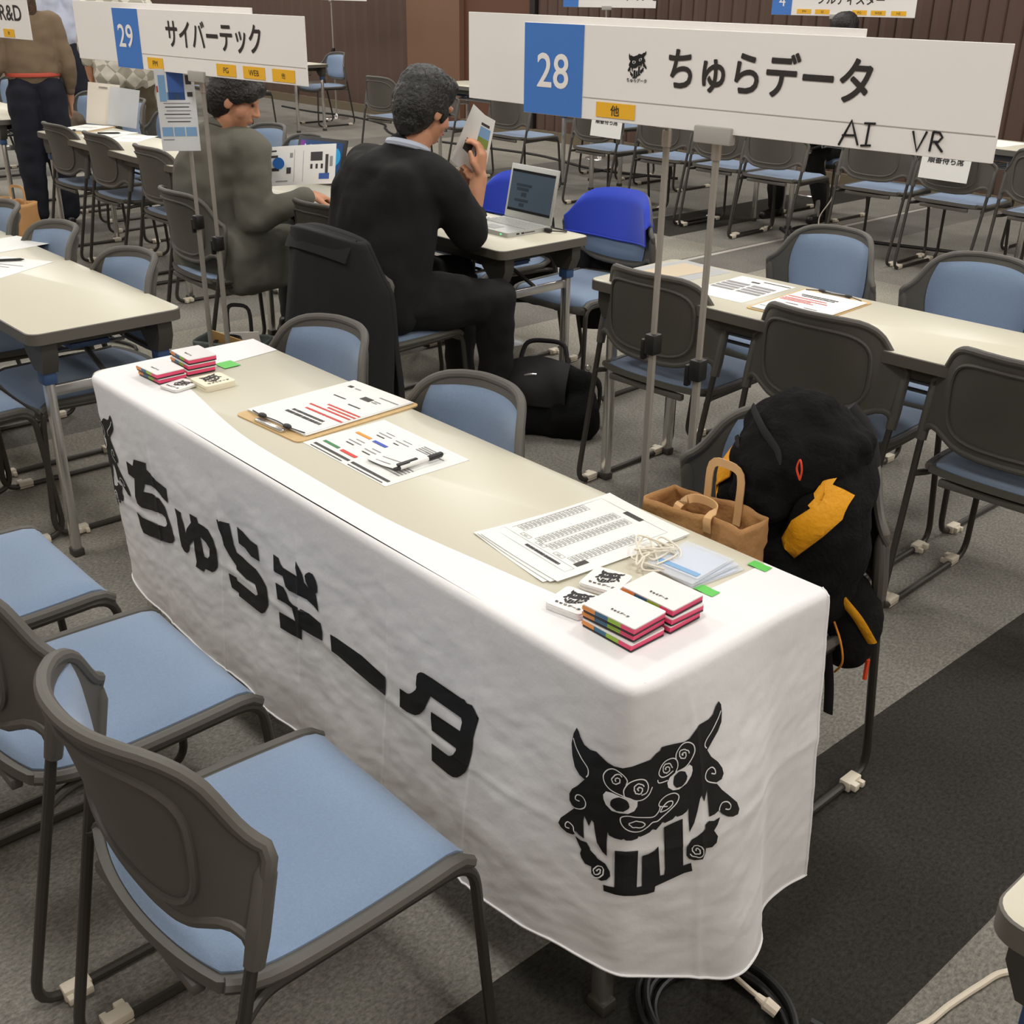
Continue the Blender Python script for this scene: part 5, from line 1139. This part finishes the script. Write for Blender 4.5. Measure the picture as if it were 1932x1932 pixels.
BR = [(.04, .87, .20, .91, 3, 1), (.13, .72, .22, .78, 3, 1), (.38, .70, .42, .82, 5, 1), (.06, .38, .24, .46, 3, 1), (.34, .30, .40, .46, 3, 1), (.20, .10, .36, .13, 5, 1), (.44, .08, .445, .90, 5, 1), (.56, .08, .565, .86, 5, 1), (.66, .60, .82, .82, 3, 1), (.66, .40, .69, .52, 3, 1), (.73, .40, .76, .52, 3, 1), (.80, .40, .83, .52, 3, 1), (.86, .25, .90, .75, 3, 1), (.78, .13, .92, .28, 0, 1), (.92, .45, .96, .70, 5, 1)]
t = sheet3('brochure', 'open white brochure with a blue globe held by the grey jacket man', 'brochure', (-3.535, 1.50, .765), (-3.372, 1.765, .775), (-3.525, 1.515, .925), lambda u, v: -.012*math.sin(PI*u)-.03*u*v*v, M_paper, BR, PM)
mb = MB(); mb.lathe([(.0001, 0), (.024, 0), (.024, .001), (.0001, .001)], 20, 0, Matrix.Translation((-3.4865, 1.567, .862)) @ Matrix.Rotation(1.02, 4, 'Z') @ Matrix.Rotation(PI/2, 4, 'X')); mb.build('globe', mat('globe_blue', (40, 110, 190), .5), t)
t = sheet3('booklet', 'white printed booklet raised by the man in black', 'booklet', (-2.340, 1.645, .945), (-2.305, 1.69, .915), (-2.312, 1.679, 1.160), lambda u, v: .004*math.sin(PI*u), M_paper, [(.25, .84, .75, .88, 3, 1), (.2, .66, .85, .82, 1, 1), (.2, .52, .85, .66, 2, 1), (.2, .40, .8, .50, 5, 1), (.25, .26, .8, .40, 3, 1), (.3, .12, .9, .20, 5, 1)], PM)
sheet3('', '', '', (-2.375, 1.60, 1.00), (-2.338, 1.648, .945), (-2.325, 1.665, 1.185), lambda u, v: .006*math.sin(PI*u), M_paper, [(.3, .3, .7, .5, 3, 1)], PM, t)
paper('document_sheet', 'white sheets on the table under the grey sleeve cuff', 'paper', -3.22, 1.79, TZ, .3, .21, .29, .0010, words(-.06, .06, .05, .004, 0, 35), [MATS['print_grey']])
t = thing('plastic_wrapper', 'crumpled clear plastic wrapper beside the brochure', 'wrapper', (-3.42, 1.83, TZ), 0)
mb = MB(); mb.ell((0, 0, .03), (.04, .035, .03)); blob('wrapper', mb, M_clear, t, .007, 1, .3, crumple(.012, 40))
# ================================================================ people
M_skin = mat('skin', (206, 150, 118), .55, spec=.35, var=.05, vscale=30)
M_hair = mat('black_hair', (30, 27, 26), .5, bump=.8, bscale=90, var=.3, vscale=60)
M_hairg = mat('greying_hair', (34, 33, 32), .5, bump=.8, bscale=80, var=.45, vscale=70)
M_hairb = mat('brown_hair', (74, 54, 40), .55, bump=.6, bscale=70, var=.3)
M_eye = mat('eye', (30, 24, 22), .2)
M_lip = mat('lips', (176, 104, 92), .5)
def frame(p, yaw, pitch=0., roll=0.):
    """local +Y is the way the face looks, yaw measured from world +X"""
    return Matrix.Translation(Vector(p)) @ Matrix.Rotation(yaw-PI/2, 4, 'Z') @ Matrix.Rotation(-pitch, 4, 'X') @ Matrix.Rotation(roll, 4, 'Y')
def head_prims(mb, M, s=1.):
    R = M.to_3x3()
    def E(c, r): mb.ell(M @ (Vector(c)*s), [x*s for x in r], None, 0, 18, 12, R)
    E((0, -.012, .032), (.074, .094, .086)); E((0, .028, -.035), (.060, .066, .076)); E((0, .050, -.085), (.034, .034, .028))
    E((-.045, .045, -.03), (.022, .03, .035)); E((.045, .045, -.03), (.022, .03, .035)); E((0, .082, .022), (.05, .014, .016))
    mb.cap(M @ (Vector((0, .092, .008))*s), M @ (Vector((0, .108, -.028))*s), .009*s, .013*s)
    E((-.013, .098, -.031), (.009, .01, .008)); E((.013, .098, -.031), (.009, .01, .008))
    E((0, .091, -.058), (.022, .009, .007)); E((0, .088, -.068), (.018, .009, .007))
    for sx in (-1, 1): E((sx*.077, -.004, -.012), (.010, .020, .032))
def head_parts(M, body, s=1.):
    R = M.to_3x3()
    for sx in (-1, 1):
        mb = MB(); mb.ell(M @ (Vector((sx*.030, .084, .004))*s), [.011*s, .006*s, .005*s], None, 0, 10, 8, R); mb.build('eye', M_eye, body)
    mb = MB(); mb.ell(M @ (Vector((0, .0965, -.0625))*s), [.019*s, .004*s, .004*s], None, 0, 10, 8, R); mb.build('lips', M_lip, body)
def hand(mb, w, d, up, L=.18, curl=.5, side=1):
    """palm from wrist w along d; up = back of the hand; five separate bent fingers"""
    d = Vector(d).normalized(); up = Vector(up); up = (up-d*up.dot(d)).normalized(); x = d.cross(up)*side; w = Vector(w)
    k = L/.18
    for i in range(4): mb.cap(w+x*(.022*i/3-.011)*1.2*k, w+(d*.078+x*(i-1.5)*.019)*k, .017*k, .013*k)
    for i, ln in enumerate((.066, .076, .071, .055)):
        a = w+(d*.082+x*(i-1.5)*.0205)*k; c1 = curl*.6; c2 = curl*1.5; c3 = curl*2.3
        for seg, c in ((.45, c1), (.31, c2), (.24, c3)):
            e = a+(d*math.cos(c)-up*math.sin(c))*ln*seg*k*1.05; mb.cap(a, e, .0088*k, .0078*k); a = e
    a = w+(d*.02-x*.026)*k; b = w+(d*.052-x*.05-up*.018)*k; c = w+(d*.085-x*.046-up*.03)*k
    mb.cap(a, b, .013*k, .0105*k); mb.cap(b, c, .0105*k, .009*k)
def folds(a, f, seed):
    return lambda co, n: n*(a*noise.noise((co.x*f+seed, co.y*f, co.z*f*1.6))+a*.5*noise.noise((co.x*f*2.7+seed, co.y*f*2.7, co.z*f*2.1)))
def strands(a):
    return lambda co, n: n*(a*.55*noise.noise((co.x*70, co.y*70, co.z*14))+a*.5*noise.noise((co.x*16, co.y*16, co.z*7)))
def shoe(p, d, m, parent, s=1.):
    d = Vector((d[0], d[1], 0)).normalized(); x = Vector((d.y, -d.x, 0)); p = Vector(p)
    mb = MB(); mb.cap(p-d*.05*s+Vector((0, 0, .035)), p+d*.14*s+Vector((0, 0, .028)), .038*s, .032*s); mb.cap(p+Vector((0, 0, .05)), p-d*.03*s+Vector((0, 0, .075)), .042*s, .04*s)
    return blob('shoe', mb, m, parent, .009, 3)
M_shoe = mat('black_shoe', (24, 22, 22), .35)
# ---------------------------------------------------------------- man in black
M_swt = mat('black_knit', (20, 21, 20), .95, bump=.3, bscale=350)
M_trs = mat('black_trousers', (17, 17, 17), .9, bump=.1, bscale=250)
p1 = thing('person', 'seated man in a black sweater holding up a booklet', 'person', (0, 0, 0))
HM = frame((-2.415, 1.525, 1.175), math.radians(92), .38)
mb = MB(); head_prims(mb, HM); mb.cap((-2.42, 1.50, 1.09), (-2.445, 1.455, 1.0), .054, .062)
for sx in (-1, 1): mb.cap((-2.46+sx*.07, 1.33, .58), (-2.46+sx*.08, 1.40, .92), .085, .085)
mb.cap((-2.285, 1.60, .765), (-2.28, 1.655, .945), .042, .028); hand(mb, (-2.28, 1.655, .945), (.0, .12, 1), (.75, .5, 0), .175, .75, 1)
mb.cap((-2.66, 1.60, .75), (-2.42, 1.66, .90), .042, .028); hand(mb, (-2.42, 1.66, .90), (.75, .05, .5), (0, .8, .3), .17, .7, 1)
mb.cap((-2.60, 1.42, .95), (-2.30, 1.44, .955), .06, .06); mb.cap((-2.28, 1.46, .95), (-2.285, 1.60, .765), .05, .042); mb.cap((-2.64, 1.42, .94), (-2.66, 1.60, .75), .05, .042)
b1 = blob('body', mb, M_skin, p1, .0055, 4, .4); head_parts(HM, b1)
mb = MB(); R = HM.to_3x3()
for c, r in (((0, -.012, .060), (.088, .106, .076)), ((0, -.045, .005), (.090, .078, .110)), ((0, -.058, -.060), (.066, .046, .055)), ((.070, -.012, .02), (.022, .05, .055)), ((-.070, -.012, .02), (.022, .05, .055)), ((0, .05, .085), (.068, .05, .04)), ((.068, .03, -.005), (.013, .016, .04))):
    mb.ell(HM @ Vector(c), r, None, 0, 18, 12, R)
blob('hair', mb, M_hairg, p1, .007, 2, .4, strands(.010))
mb = MB()
for sx in (-1, 1): mb.cap((-2.46+sx*.10, 1.30, .55), (-2.46+sx*.115, 1.385, .90), .135, .125)
mb.ell((-2.46, 1.36, .75), (.24, .15, .28)); mb.cap((-2.62, 1.43, .955), (-2.30, 1.445, .965), .088, .085); mb.cap((-2.46, 1.44, .98), (-2.445, 1.46, 1.03), .11, .072)
mb.cap((-2.645, 1.43, .945), (-2.70, 1.58, .74), .088, .070); mb.cap((-2.70, 1.58, .74), (-2.56, 1.63, .81), .068, .052)
mb.cap((-2.275, 1.46, .95), (-2.275, 1.60, .765), .088, .072); mb.cap((-2.278, 1.595, .762), (-2.283, 1.625, .80), .068, .056)
blob('sweater', mb, M_swt, p1, .012, 5, .5, folds(.012, 7, 2.))
mb = MB(); mb.tube([Vector((-2.44+.066*math.cos(a), 1.463+.062*math.sin(a), 1.048-.022*math.sin(a)+.004*math.cos(a))) for a in [2*PI*k/30 for k in range(30)]], .014, 8, closed=True); mb.build('shirt_collar', mat('pale_blue_shirt', (196, 206, 222), .7), p1)
mb = MB(); mb.tube([Vector((-2.2825+.055*math.cos(a), 1.628+.05*math.sin(a), .802+.012*math.cos(a))) for a in [2*PI*k/24 for k in range(24)]], .006, 6, closed=True); mb.build('shirt_cuff', M_paper, p1)
mb = MB()
mb.cap((-2.36, 1.33, .54), (-2.20, 1.66, .52), .115, .080); mb.cap((-2.20, 1.66, .51), (-2.24, 1.70, .09), .078, .055)
mb.cap((-2.55, 1.33, .54), (-2.53, 1.76, .53), .115, .082); mb.cap((-2.53, 1.76, .52), (-2.54, 1.78, .09), .078, .055); mb.ell((-2.455, 1.30, .54), (.19, .15, .11))
blob('trousers', mb, M_trs, p1, .012, 4, .5, folds(.010, 9, 5.))
shoe((-2.23, 1.70, 0), (0, 1), M_shoe, p1); shoe((-2.54, 1.78, 0), (0, 1), M_shoe, p1)
# suit jacket hung over his chair
jk = thing('suit_jacket', 'charcoal suit jacket draped over the back of the chair of the man in black', 'jacket', (-2.46, 1.33, 0), .02)
M_suit = mat('charcoal_suit', (22, 23, 25), .88, bump=.15, bscale=300)
mb = MB()
def jf(u, v):
    a = 2*PI*u; k = max(0, (v-.06)/.94)
    z = .815-.60*k; e = min(1, v/.06)
    hw = .205+.055*min(1, k*4)+.075*k; dp = (.002+.046*math.sqrt(max(0, 1-(1-e)**2)))+.03*k
    hw *= .90+.10*e
    c = math.cos(a); s = math.sin(a)
    x = hw*math.copysign(abs(c)**.7, c)
    y = -.242+.075*min(1.3, (x/.24)**2)+dp*math.copysign(abs(s)**.75, s)-.03*k
    w = .020*k*math.sin(x*28+k*2.5)+.008*k*math.sin(x*61+2)+.02*k*noise.noise((x*8, z*5, 2))
    return Vector((x*(1+.04*noise.noise((z*6, s, 3))), y+w*(1 if s < 0 else -.3), z-.10*(abs(x)/.25)**2*(1-k)*.45))
mb.grid(jf, 84, 44); o = mb.build('jacket', M_suit, jk, smooth=80); s = o.modifiers.new('th', 'SOLIDIFY'); s.thickness = .006
mb = MB(); mb.slab(lambda u, v: ((u-.5)*.36, -.243+.075*((u-.5)*.36/.24)**2-.052*v**.6-.004, .818-.10*((u-.5)*.36/.25)**2*.45-.07*v), lambda u, v: (0, -.006, 0), 16, 6); mb.build('collar', M_suit, jk)
# ---------------------------------------------------------------- man in grey
M_gj = mat('olive_grey_jacket', (104, 102, 92), .9, bump=.15, bscale=280, var=.05, vscale=9)
p2 = thing('person', 'seated man in an olive grey jacket reading a brochure', 'person', (0, 0, 0))
FY = math.radians(98)
HM = frame((-3.565, 1.43, 1.125), math.radians(50), .42)
fx = Vector((math.cos(FY), math.sin(FY), 0)); rx = Vector((fx.y, -fx.x, 0))
def L2(f, r, z, o=Vector((-3.645, 1.395, 0))): return o+fx*f+rx*r+Vector((0, 0, z))
mb = MB(); head_prims(mb, HM); mb.cap((-3.585, 1.41, 1.05), L2(.02, 0, .96), .055, .062)
for sx in (-1, 1): mb.cap(L2(-.02, sx*.07, .58), L2(.0, sx*.08, .90), .085, .085)
el = Vector((-3.40, 1.37, .66)); wr = Vector((-3.325, 1.60, .742))
mb.cap(L2(.02, .18, .93), el, .05, .042); mb.cap(el, wr, .042, .029); hand(mb, wr, (-.35, 1, -.05), (.2, .1, 1), .175, .55, -1)
el2 = Vector((-3.84, 1.56, .70)); wr2 = Vector((-3.63, 1.53, .83))
mb.cap(L2(.02, -.18, .93), el2, .05, .042); mb.cap(el2, wr2, .042, .029); hand(mb, wr2, (.85, .5, .25), (-.3, .2, .9), .17, .35, 1)
b2 = blob('body', mb, M_skin, p2, .0055, 4, .4); head_parts(HM, b2)
mb = MB(); R = HM.to_3x3()
for c, r in (((0, -.010, .064), (.088, .105, .076)), ((0, -.045, .0), (.088, .076, .108)), ((0, -.062, -.055), (.062, .042, .05)), ((.070, .0, .028), (.022, .06, .05)), ((-.070, .0, .028), (.022, .06, .05)), ((0, .066, .068), (.07, .045, .04)), ((.06, .06, .045), (.025, .035, .035))):
    mb.ell(HM @ Vector(c), r, None, 0, 18, 12, R)
blob('hair', mb, M_hair, p2, .007, 2, .4, strands(.009))
mb = MB()
for sx in (-1, 1): mb.cap(L2(-.02, sx*.095, .50), L2(-.01, sx*.10, .88), .135, .12)
mb.cap(L2(.0, -.17, .935), L2(.0, .17, .935), .085, .085); mb.cap(L2(.0, 0, .95), L2(.045, 0, 1.01), .11, .075); mb.ell(L2(-.06, 0, .74), (.17, .17, .26))
mb.cap(L2(.01, .185, .92), el, .086, .070); mb.cap(el, wr-Vector((-.01, .03, 0)), .068, .048)
mb.cap(L2(.01, -.185, .92), el2, .086, .070); mb.cap(el2, wr2-(wr2-el2)*.12, .066, .046)
mb.box((0, 0, 0), (.50, .25, .30), 0, TR(L2(-.055, .02, .49), FY-PI/2), bev=.085, seg=4); mb.box((0, 0, 0), (.13, .30, .26), 0, TR(L2(.06, .205, .485), FY-PI/2), bev=.05, seg=3)
blob('jacket', mb, M_gj, p2, .012, 6, .5, folds(.009, 9, 4.))
mb = MB(); mb.tube([L2(.025+.078*math.sin(a), .01+.08*math.cos(a), .995-.04*math.sin(a)) for a in [2*PI*k/30 for k in range(30)]], .016, 8, closed=True, flat=.6); mb.build('collar', M_gj, p2)
mb = MB(); mb.tube([L2(.0, .235, .49), L2(-.10, .225, .50)], .010, 6, flat=.4); mb.build('pocket_flap', M_gj, p2)
mb = MB()
for sx in (-1, 1):
    mb.cap(L2(.0, sx*.10, .53), L2(.42, sx*.12, .52), .105, .08); mb.cap(L2(.42, sx*.12, .51), L2(.40, sx*.12, .09), .076, .055)
mb.ell(L2(-.02, 0, .53), (.17, .17, .10))
blob('trousers', mb, mat('dark_grey_trousers', (52, 52, 50), .9), p2, .012, 4, .5, folds(.009, 9, 7.))
for sx in (-1, 1): shoe(L2(.40, sx*.12, 0), fx, M_shoe, p2)
# ---------------------------------------------------------------- standing people
def standing(label, x, y, yaw, H, top_m, leg_m, hair_m, wide=1., hair='short', belt=None, arms='down', sleeve=.75, top_end=.56, hand_to=None):
    t = thing('person', label, 'person', (x, y, 0), yaw-PI/2)
    k = H/1.7; V = lambda a, b, c: Vector((a*k*wide, b*k, c*k)); P = lambda a, b, c: Vector((a*k, b*k, c*k))
    HM = Matrix.Translation(P(0, .02, 1.575)) @ Matrix.Rotation(.12, 4, 'X')
    mb = MB(); head_prims(mb, HM, k*.97); mb.cap(P(0, 0, 1.49), P(0, -.01, 1.38), .050*k, .058*k)
    mb.cap(V(-.08, 0, .95), V(-.07, 0, 1.32), .09*k, .085*k); mb.cap(V(.08, 0, .95), V(.07, 0, 1.32), .09*k, .085*k); mb.cap(V(-.15, 0, 1.36), V(.15, 0, 1.36), .05*k, .05*k)
    for sx in (-1, 1): mb.cap(V(sx*.09, 0, .92), V(sx*.10, 0, .09), .07*k, .04*k); mb.cap(V(sx*.10, -.02, .035), V(sx*.10, .12, .03), .035*k, .028*k)
    A = []
    for sx in (-1, 1):
        s_ = V(sx*.175, 0, 1.35); e_ = V(sx*.235, -.03, 1.08) if arms == 'down' else V(sx*.225, .03, 1.08)
        w_ = V(sx*.225, .05, .84) if not (hand_to and sx == -1) else Vector(hand_to)
        A.append((s_, e_, w_)); mb.cap(s_, e_, .042*k, .036*k); mb.cap(e_, w_, .036*k, .026*k); hand(mb, w_, (w_-e_), (sx, 0, .2), .17*k, .4, sx)
    b = blob('body', mb, M_skin, t, .007, 3, .4); head_parts(HM, b, k*.97)
    mb = MB(); R = HM.to_3x3(); s = k*.97
    L = [((0, -.012, .055), (.086, .104, .076)), ((0, -.045, .0), (.088, .076, .105)), ((.07, -.01, .02), (.022, .05, .06)), ((-.07, -.01, .02), (.022, .05, .06))]
    if hair == 'long': L += [((0, -.06, -.13), (.088, .055, .16)), ((.05, -.04, -.12), (.04, .045, .12)), ((-.05, -.04, -.12), (.04, .045, .12))]
    for c, r in L: mb.ell(HM @ (Vector(c)*s), [q*s for q in r], None, 0, 16, 10, R)
    blob('hair', mb, hair_m, t, .009, 2, .4, strands(.008))
    mb = MB(); zt = top_end*H/k; rh = .14 if top_end < .5 else .105
    mb.cap(V(-.08, 0, zt+.08), V(-.085, 0, 1.30), rh*k, .10*k); mb.cap(V(.08, 0, zt+.08), V(.085, 0, 1.30), rh*k, .10*k); mb.ell(V(0, 0, 1.1), (.19*k*wide, .12*k, .22*k)); mb.cap(V(-.155, 0, 1.355), V(.155, 0, 1.355), .068*k, .068*k); mb.cap(P(0, 0, 1.38), P(0, 0, 1.42), .08*k, .062*k)
    for s_, e_, w_ in A: mb.cap(s_, e_, .066*k, .056*k); mb.cap(e_, e_+(w_-e_)*sleeve, .054*k, .04*k)
    blob('top', mb, top_m, t, .011, 4, .5, folds(.010, 9, x))
    mb = MB()
    for sx in (-1, 1): mb.cap(V(sx*.085, 0, .90), V(sx*.10, 0, .5), .115*k, .095*k); mb.cap(V(sx*.10, 0, .5), V(sx*.105, 0, .10), .095*k, .07*k)
    mb.cap(V(-.07, 0, .98), V(.07, 0, .98), .10*k, .10*k); blob('trousers', mb, leg_m, t, .011, 4, .5, folds(.008, 8, y))
    if belt:
        mb = MB(); mb.tube([V(.175*math.cos(a), .118*math.sin(a), 1.025) for a in [2*PI*i/36 for i in range(36)]], .014*k, 8, closed=True, flat=.5); mb.build('belt', belt, t)
    for sx in (-1, 1):
        mb = MB(); q = V(sx*.10, 0, 0); mb.cap(q+Vector((0, -.03, .038)), q+Vector((0, .15, .032)), .036, .03); blob('shoe', mb, M_shoe, t, .009, 3)
    return t
standing('woman from behind in taupe sweater, navy trousers and coral belt', -7.10, 1.93, math.radians(165), 1.62, mat('taupe_knit', (124, 106, 84), .9, bump=.2, bscale=200), mat('navy_cloth', (20, 23, 36), .85), M_hairb, .98, 'long', mat('coral_belt', (196, 84, 66), .5), sleeve=.7, top_end=.62, hand_to=(-.30, .30, .82))
standing('person in pale blue shirt and navy trousers behind the woman', -9.5, 3.12, math.radians(170), 1.76, mat('pale_blue_cotton', (196, 202, 222), .8), mat('navy_wool', (30, 33, 46), .85), M_hair, .95, 'short', None, sleeve=.9)
def quilt():
    m = mat('patterned_shirt', (206, 198, 182), .85); nt = m.node_tree; b = nt.nodes['Principled BSDF']
    tc = nt.nodes.new('ShaderNodeTexCoord'); mp = nt.nodes.new('ShaderNodeMapping'); mp.inputs['Rotation'].default_value = (0, .78, .5); mp.inputs['Scale'].default_value = (1, 1, 1)
    ck = nt.nodes.new('ShaderNodeTexChecker'); ck.inputs['Scale'].default_value = 12; ck.inputs['Color1'].default_value = lin((214, 208, 194)); ck.inputs['Color2'].default_value = lin((168, 162, 148))
    nt.links.new(tc.outputs['Object'], mp.inputs['Vector']); nt.links.new(mp.outputs['Vector'], ck.inputs['Vector']); nt.links.new(ck.outputs['Color'], b.inputs['Base Color']); return m
standing('person in pale patterned shirt and olive trousers beyond the upright clipboard', -8.15, 3.02, math.radians(150), 1.70, quilt(), mat('olive_cloth', (78, 70, 52), .9), M_hair, 1.15, 'short', None, arms='down', sleeve=.5, top_end=.46)
# ---------------------------------------------------------------- far seated man behind the big sign
p5 = thing('person', 'far seated man in dark suit, head above the sign, feet below', 'person', (-4.04, 6.52, 0), PI)
mb = MB(); HM = Matrix.Translation((0, .04, 1.26)); head_prims(mb, HM); mb.cap((0, .02, 1.18), (0, 0, 1.06), .055, .062)
for sx in (-1, 1):
    mb.cap((sx*.07, 0, .56), (sx*.08, 0, .95), .085, .085); mb.cap((sx*.18, 0, .99), (sx*.22, .12, .74), .045, .04); mb.cap((sx*.22, .12, .74), (sx*.13, .34, .64), .04, .028); hand(mb, (sx*.13, .34, .64), (-sx*.2, 1, -.1), (0, .1, 1), .17, .4, sx)
b = blob('body', mb, M_skin, p5, .008, 3, .4); head_parts(HM, b)
mb = MB()
for c, r in (((0, -.010, .062), (.092, .108, .08)), ((0, -.045, .0), (.092, .078, .108)), ((.07, .0, .02), (.024, .05, .06)), ((-.07, .0, .02), (.024, .05, .06))): mb.ell(HM @ Vector(c), r)
blob('hair', mb, M_hair, p5, .009, 2, .4, strands(.008))
mb = MB()
for sx in (-1, 1): mb.cap((sx*.09, -.01, .54), (sx*.09, 0, .96), .125, .11); mb.cap((sx*.18, 0, .985), (sx*.22, .12, .74), .078, .064); mb.cap((sx*.22, .12, .74), (sx*.14, .31, .65), .06, .045)
mb.cap((-.16, 0, .99), (.16, 0, .99), .078, .078); mb.cap((0, 0, 1.0), (0, .01, 1.07), .09, .066)
blob('jacket', mb, M_suit, p5, .013, 4, .5, folds(.01, 8, 1.))
mb = MB()
for sx, kx in ((-1, -.13), (1, .17)): mb.cap((sx*.09, .0, .53), (kx, .42, .50), .105, .08); mb.cap((kx, .42, .49), (kx+.02*sx, .30+.05*sx, .09), .075, .055)
mb.ell((0, 0, .53), (.18, .15, .10)); blob('trousers', mb, M_trs, p5, .012, 4, .5, folds(.008, 8, 3.))
shoe((-.15, .25, 0), (0, 1), M_shoe, p5); shoe((.19, .35, 0), (0, 1), M_shoe, p5)
chair(-4.04, 6.50, PI, 'far chair under the seated man in the dark suit', GR)
